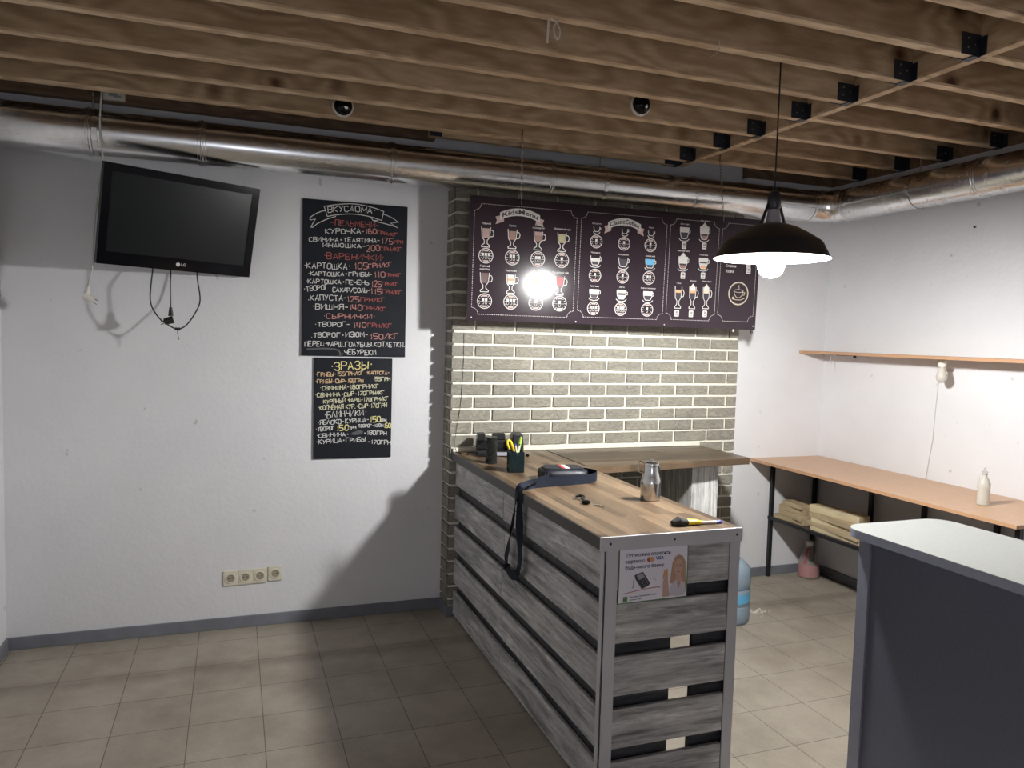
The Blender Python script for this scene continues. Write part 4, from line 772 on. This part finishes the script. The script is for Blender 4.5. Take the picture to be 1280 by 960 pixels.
# thin black lead behind the organiser
cordw=MB().mat('black'); cordw.tube(smooth_path([(1.235,-.18,ZT+.003),(1.25,-.24,ZT+.003),(1.27,-.30,ZT+.003),(1.285,-.27,ZT+.003),(1.292,-.235,ZT+.003),(1.296,-.22,ZT+.003)]),.0022,6); cordw.tube(smooth_path([(1.235,-.18,ZT+.003),(1.225,-.174,1.05),(1.24,-.165,1.15),(1.26,-.1635,1.30),(1.27,-.1635,1.50),(1.27,-.1635,1.70)]),.0012,6); tag(cordw.build('thin_lead'),'thin dark wire running down the brick to the bar','wire')
# shoulder bag
bag=thing('shoulder_bag','small navy shoulder bag on the bar with strap hanging over the edge','bag',(1.50,-1.09,ZT))
G=oo((1.515,-1.095,ZT+.001),-.15)
def gloft(b,prof,hx,hy,e=4,n=40):
    rings=[]
    for s_,z in prof:
        rr=[]
        for k in range(n):
            t=2*math.pi*k/n; cx_=abs(math.cos(t))**(2/e)*(1 if math.cos(t)>=0 else -1); sy_=abs(math.sin(t))**(2/e)*(1 if math.sin(t)>=0 else -1); rr.append(b.bm.verts.new(G(cx_*(hx-s_),sy_*(hy-s_),z)))
        rings.append(rr)
    b.skin(rings)
b=MB().mat('navy'); gloft(b,[(.012,0),(.003,.006),(0,.018),(0,.036),(.004,.048),(.016,.055)],.118,.082); b.build('body',bag)
b=MB().mat('navy'); gloft(b,[(.014,.0545),(.013,.060),(.022,.0635)],.112,.080); b.build('flap',bag)
b=MB().mat('red'); b.hexa([G(-.015,-.06,.0615),G(.0,-.06,.0615),G(.0,.05,.0615),G(-.015,.05,.0615),G(-.015,-.055,.0645),G(.0,-.055,.0645),G(.0,.045,.0645),G(-.015,.045,.0645)]); b.mat('white'); b.hexa([G(.0,-.06,.0615),G(.022,-.06,.0615),G(.022,.05,.0615),G(.0,.05,.0615),G(.0,-.055,.0646),G(.022,-.055,.0646),G(.022,.045,.0646),G(.0,.045,.0646)]); b.build('stripe',bag)
def spath(P):
    A=smooth_path([p for p,_ in P],7); Wd=[]
    for i in range(len(P)-1):
        for k in range(7): Wd.append(Vector(P[i][1]).lerp(Vector(P[i+1][1]),k/7))
    Wd.append(Vector(P[-1][1])); return list(zip(A,Wd))
up=(0,0,1); sw=.043
b=MB().mat('webbing'); b.ribbon(spath([((1.62,-1.05,1.024),up),((1.665,-1.09,1.022),up),((1.675,-1.15,1.020),up),((1.62,-1.205,1.018),up),((1.52,-1.235,1.018),up),((1.41,-1.25,1.018),up),((1.32,-1.265,1.018),up),((1.255,-1.285,1.014),(.0,.6,.8)),((1.212,-1.30,1.006),(0,1,.3)),((1.198,-1.302,.965),(.1,1,0)),((1.196,-1.285,.89),(.5,.8,0)),((1.197,-1.262,.82),(.6,.7,0)),((1.200,-1.215,.72),(.1,1,.2)),((1.203,-1.178,.655),(0,1,.2)),((1.205,-1.19,.612),(0,.5,.8)),((1.206,-1.245,.592),(0,0,1)),((1.207,-1.31,.612),(0,-.5,.8)),((1.208,-1.338,.665),(0,-1,.2)),((1.209,-1.336,.74),(.1,-1,.1)),((1.209,-1.325,.84),(.5,-.8,0)),((1.205,-1.33,.93),(.2,-1,0)),((1.203,-1.335,.98),(.1,-1,0)),((1.216,-1.33,1.009),(0,-1,.2)),((1.27,-1.30,1.0195),(0,-.9,.5)),((1.34,-1.242,1.020),(0,.2,1)),((1.395,-1.19,1.018),up),((1.42,-1.15,1.03),up)]),sw,.0022); b.build('strap',bag)
b=MB().mat('chrome'); p=Vector((1.40,-1.195,1.02))
b.tube([p+Vector(q) for q in ((-.012,.012,-.017),(.014,-.012,-.017),(.014,-.012,.026),(-.012,.012,.026),(-.012,.012,-.017))],.0022,6); b.build('strap_buckle',bag)
# keys
ky=thing('key_bunch','bunch of keys with a black fob lying on the bar','keys',(1.40,-1.58,ZT))
b=MB().mat('chrome'); b.tube([Vector((1.405+.012*math.cos(t),-1.565+.012*math.sin(t),ZT+.005)) for t in [2*math.pi*k/16 for k in range(17)]],.0012,6); b.build('ring',ky)
b=MB().mat('gloss'); b.lathe((1.392,-1.62,ZT+.001),[(.012,0),(.019,.003),(.020,.009),(.014,.014),(.002,.015)],20); b.build('fob',ky)
def key(x,y,a,z=.002):
    b=MB().mat('steel'); R_=Matrix.Rotation(a,3,'Z'); c=Vector((x,y,ZT+z))
    b.prism([c+R_@Vector((p[0],p[1],0)) for p in [(.011*math.cos(t),.011*math.sin(t)) for t in [math.pi/4+1.5*math.pi*k/12 for k in range(13)]]+[(.012,-.004),(.045,-.004),(.045,.001),(.040,.004),(.036,.001),(.032,.004),(.028,.001),(.012,.004)]],(0,0,.0022)); b.build('key',ky)
key(1.41,-1.55,2.6); key(1.405,-1.54,1.9,.005); key(1.425,-1.655,-1.2); 
b=MB().mat('brass'); b.lathe((1.43,-1.672,ZT+.001),[(.006,0),(.006,.004),(.001,.005)],10); b.build('tag',ky)
b=MB().mat('black'); b.tube(smooth_path([(1.405,-1.553,ZT+.005),(1.425,-1.53,ZT+.011),(1.415,-1.50,ZT+.009),(1.40,-1.51,ZT+.008)]),.0055,8); b.build('loop',ky)
# polished jug
jc=Vector((1.707,-1.608,ZT)); jg=thing('steel_jug','polished steel coffee jug with lid and small handle on the bar','jug',tuple(jc))
b=MB().mat('steel'); b.lathe(jc,[(.036,.0005),(.042,.003),(.043,.012),(.043,.075),(.0425,.085),(.037,.105),(.033,.125),(.0325,.150)],40); b.build('body',jg)
b=MB().mat('steel'); b.lathe(jc,[(.034,.150),(.0345,.156),(.033,.163),(.020,.168),(.006,.170),(.006,.174),(.009,.177),(.009,.183),(.004,.186)],32); b.build('lid',jg)
b=MB().mat('chrome'); hd=Vector((-.86,.5,0)).normalized(); b.tube(smooth_path([jc+hd*.034+Vector((0,0,.118)),jc+hd*.052+Vector((0,0,.124)),jc+hd*.055+Vector((0,0,.150)),jc+hd*.050+Vector((0,0,.166)),jc+hd*.033+Vector((0,0,.160))]),.0035,8); b.build('handle',jg)
b=MB().mat('steel'); sd=-hd; b.hexa([jc+sd*.030+Vector((-.008,-.012,.128)),jc+sd*.030+Vector((.008,.012,.128)),jc+sd*.033+Vector((.008,.012,.150)),jc+sd*.033+Vector((-.008,-.012,.150)),jc+sd*.036+Vector((-.002,-.004,.130)),jc+sd*.036+Vector((.002,.004,.130)),jc+sd*.044+Vector((.003,.005,.150)),jc+sd*.044+Vector((-.003,-.005,.150))]); b.build('spout',jg)
# paint brush lying on the near corner
br=thing('paint_brush','paint brush with dark bristles and yellow handle lying on the bar','brush',(1.57,-2.04,ZT))
Q0=Vector((1.553,-2.035,ZT+.013)); Q1=Vector((1.758,-2.052,ZT+.009)); bd=(Q1-Q0).normalized(); sdv=Vector((0,0,1)).cross(bd).normalized()
def flat(b,a0,a1,w0,w1,h0,h1):
    P=[]
    for a,w_,h_ in ((a0,w0,h0),(a1,w1,h1)):
        c=Q0.lerp(Q1,a); c.z=ZT+.001+h_; P.append([c+sdv*w_*math.cos(t)+Vector((0,0,1))*h_*math.sin(t) for t in [2*math.pi*k/16 for k in range(16)]])
    b.skin([[b.bm.verts.new(p) for p in q] for q in P])
b=MB().mat('bristle'); flat(b,0,.13,.014,.026,.009,.016); flat(b,.13,.29,.026,.021,.016,.012); b.build('bristles',br)
b=MB().mat('yellow'); flat(b,.29,.50,.0195,.017,.0115,.010); flat(b,.50,.60,.017,.008,.010,.007); b.build('ferrule',br)
b=MB().mat('offwhite'); flat(b,.60,.70,.008,.0065,.007,.0055); flat(b,.70,.90,.0065,.008,.0055,.006); b.build('handle',br)
b=MB().mat('blue'); flat(b,.90,.97,.008,.0085,.006,.0063); flat(b,.97,1.02,.0085,.004,.0063,.004); b.build('handle_tip',br)
# ------------------------------------------------------------------ under the wall table
ZS=.4431
def offcut(x,y,z,L,w_,h_,ang,label,roll_=0,m='rawwood'):
    o=MB().mat(m); R_=Matrix.Rotation(ang,3,'Z')@Matrix.Rotation(roll_,3,'X'); c=Vector((x,y,z+h_/2))
    o.hexa([c+R_@Vector((sx*w_/2,sy*L/2,sz*h_/2)) for sz in (-1,1) for sx,sy in ((-1,-1),(1,-1),(1,1),(-1,1))])
    return tag(o.build('wood_offcut',bevel=.002),label,'plank','wooden offcuts on the lower shelf')
z=ZS
for i,(x,y,L,w_,h_,a) in enumerate([(3.725,-.20,.28,.14,.030,.06),(3.715,-.215,.25,.12,.034,-.10),(3.735,-.20,.24,.11,.036,.12),(3.725,-.205,.20,.10,.030,-.04)]):
    offcut(x,y,z+.0005,L,w_,h_,a,'short pale wood offcut, '+['bottom','second','third','topmost'][i]+' of the far left stack under the table',0,'rawdark'); z+=h_+.0007
z=ZS
for i,(x,y,L,w_,h_,a) in enumerate([(3.735,-.66,.48,.16,.024,.02),(3.715,-.62,.46,.13,.030,-.05),(3.735,-.625,.42,.13,.028,.07),(3.710,-.60,.40,.11,.034,-.02),(3.735,-.585,.40,.10,.046,.10)]):
    offcut(x,y,z+.0005,L,w_,h_,a,'long pale wood plank, '+['bottom','second','third','fourth','topmost'][i]+' of the taller stack under the table',0,'rawdark' if i in (1,3) else 'rawwood'); z+=h_+.0007
offcut(3.925,-.72,ZS+.0005,.50,.18,.02,.0,'flat dark board lying behind the taller plank stack',0,'shelfdark'); offcut(3.93,-.62,ZS+.022,.22,.05,.045,.2,'dark wood block on the flat board near the wall',0,'shelfdark'); offcut(3.93,-1.17,ZS+.0005,.34,.11,.045,-.05,'dark long wood block under the table near the right wall',0,'shelfdark')
offcut(3.70,-1.00,ZS+.0005,.15,.10,.018,.05,'small reddish board end at the near end of the plank stack',0,'beech')
# red bottle in the corner
rc=Vector((3.93,-.12,0)); rb=thing('corner_bottle','clear plastic jug with red contents standing in the corner under the table','bottle',tuple(rc))
b=MB().mat('clear'); b.lathe(rc,[(.066,.001),(.076,.008),(.078,.05),(.074,.10),(.058,.155),(.034,.20),(.024,.215),(.024,.235)],32); b.build('bottle_body',rb)
b=MB().mat('redfill'); b.lathe(rc,[(.062,.006),(.071,.012),(.073,.05),(.069,.095)],32); b.build('red_contents',rb)
b=MB().mat('white'); b.lathe(rc,[(.027,.232),(.028,.236),(.028,.262),(.022,.266)],20); b.build('cap',rb); b=MB().mat('red'); b.tube(smooth_path([rc+Vector(q) for q in ((-.028,-.02,.215),(-.05,-.03,.20),(-.058,-.03,.15),(-.06,-.03,.11))]),.007,8); b.build('handle',rb)
# water bottle behind the bar
wc=Vector((2.835,-.66,0)); wb=thing('water_bottle','large blue water bottle on the floor behind the bar counter','bottle',tuple(wc))
b=MB().mat('bluebottle'); b.lathe(wc,[(.115,.001),(.130,.012),(.134,.03),(.134,.10),(.128,.112),(.134,.124),(.134,.20),(.128,.212),(.134,.224),(.134,.30),(.125,.335),(.085,.375),(.032,.395),(.029,.44)],40); b.build('bottle_body',wb)
b=MB().mat('blueink'); b.lathe(wc,[(.1345,.135),(.1345,.19)],40,cap0=False,cap1=False); b.build('label_band',wb)
b=MB().mat('blue'); b.lathe(wc,[(.033,.43),(.034,.434),(.034,.452),(.028,.456)],20); b.build('cap',wb)
cr=MB().mat('debris')
for k in range(70):
    a=random.uniform(0,2*math.pi); d=abs(random.gauss(0,.045)); s_=random.uniform(.002,.008); x=3.05+abs(d*math.cos(a))*1.5; y=-.63+d*math.sin(a)*.8
    cr.obox((x,y,s_*.45),(math.cos(a),math.sin(a),.2),(-math.sin(a),math.cos(a),0),(0,0,1),s_,s_*.7,s_*.5)
o=cr.build('plaster_crumbs'); tag(o,'scatter of plaster crumbs on the floor by the water bottle','debris'); o['kind']='stuff'
# squeeze bottle on the wall table
sb=thing('squeeze_bottle','milky plastic bottle with nozzle standing on the long beech table','bottle',(3.725,-1.60,.867)); c=Vector((3.725,-1.60,.8673))
b=MB().mat('frost'); b.lathe(c,[(.027,0),(.031,.004),(.031,.06),(.029,.075),(.031,.09),(.031,.115),(.022,.138),(.013,.148),(.012,.165)],28); b.build('bottle_body',sb)
b=MB().mat('clear'); b.lathe(c,[(.015,.163),(.015,.178),(.008,.182),(.006,.195),(.003,.200)],18); b.build('nozzle',sb)
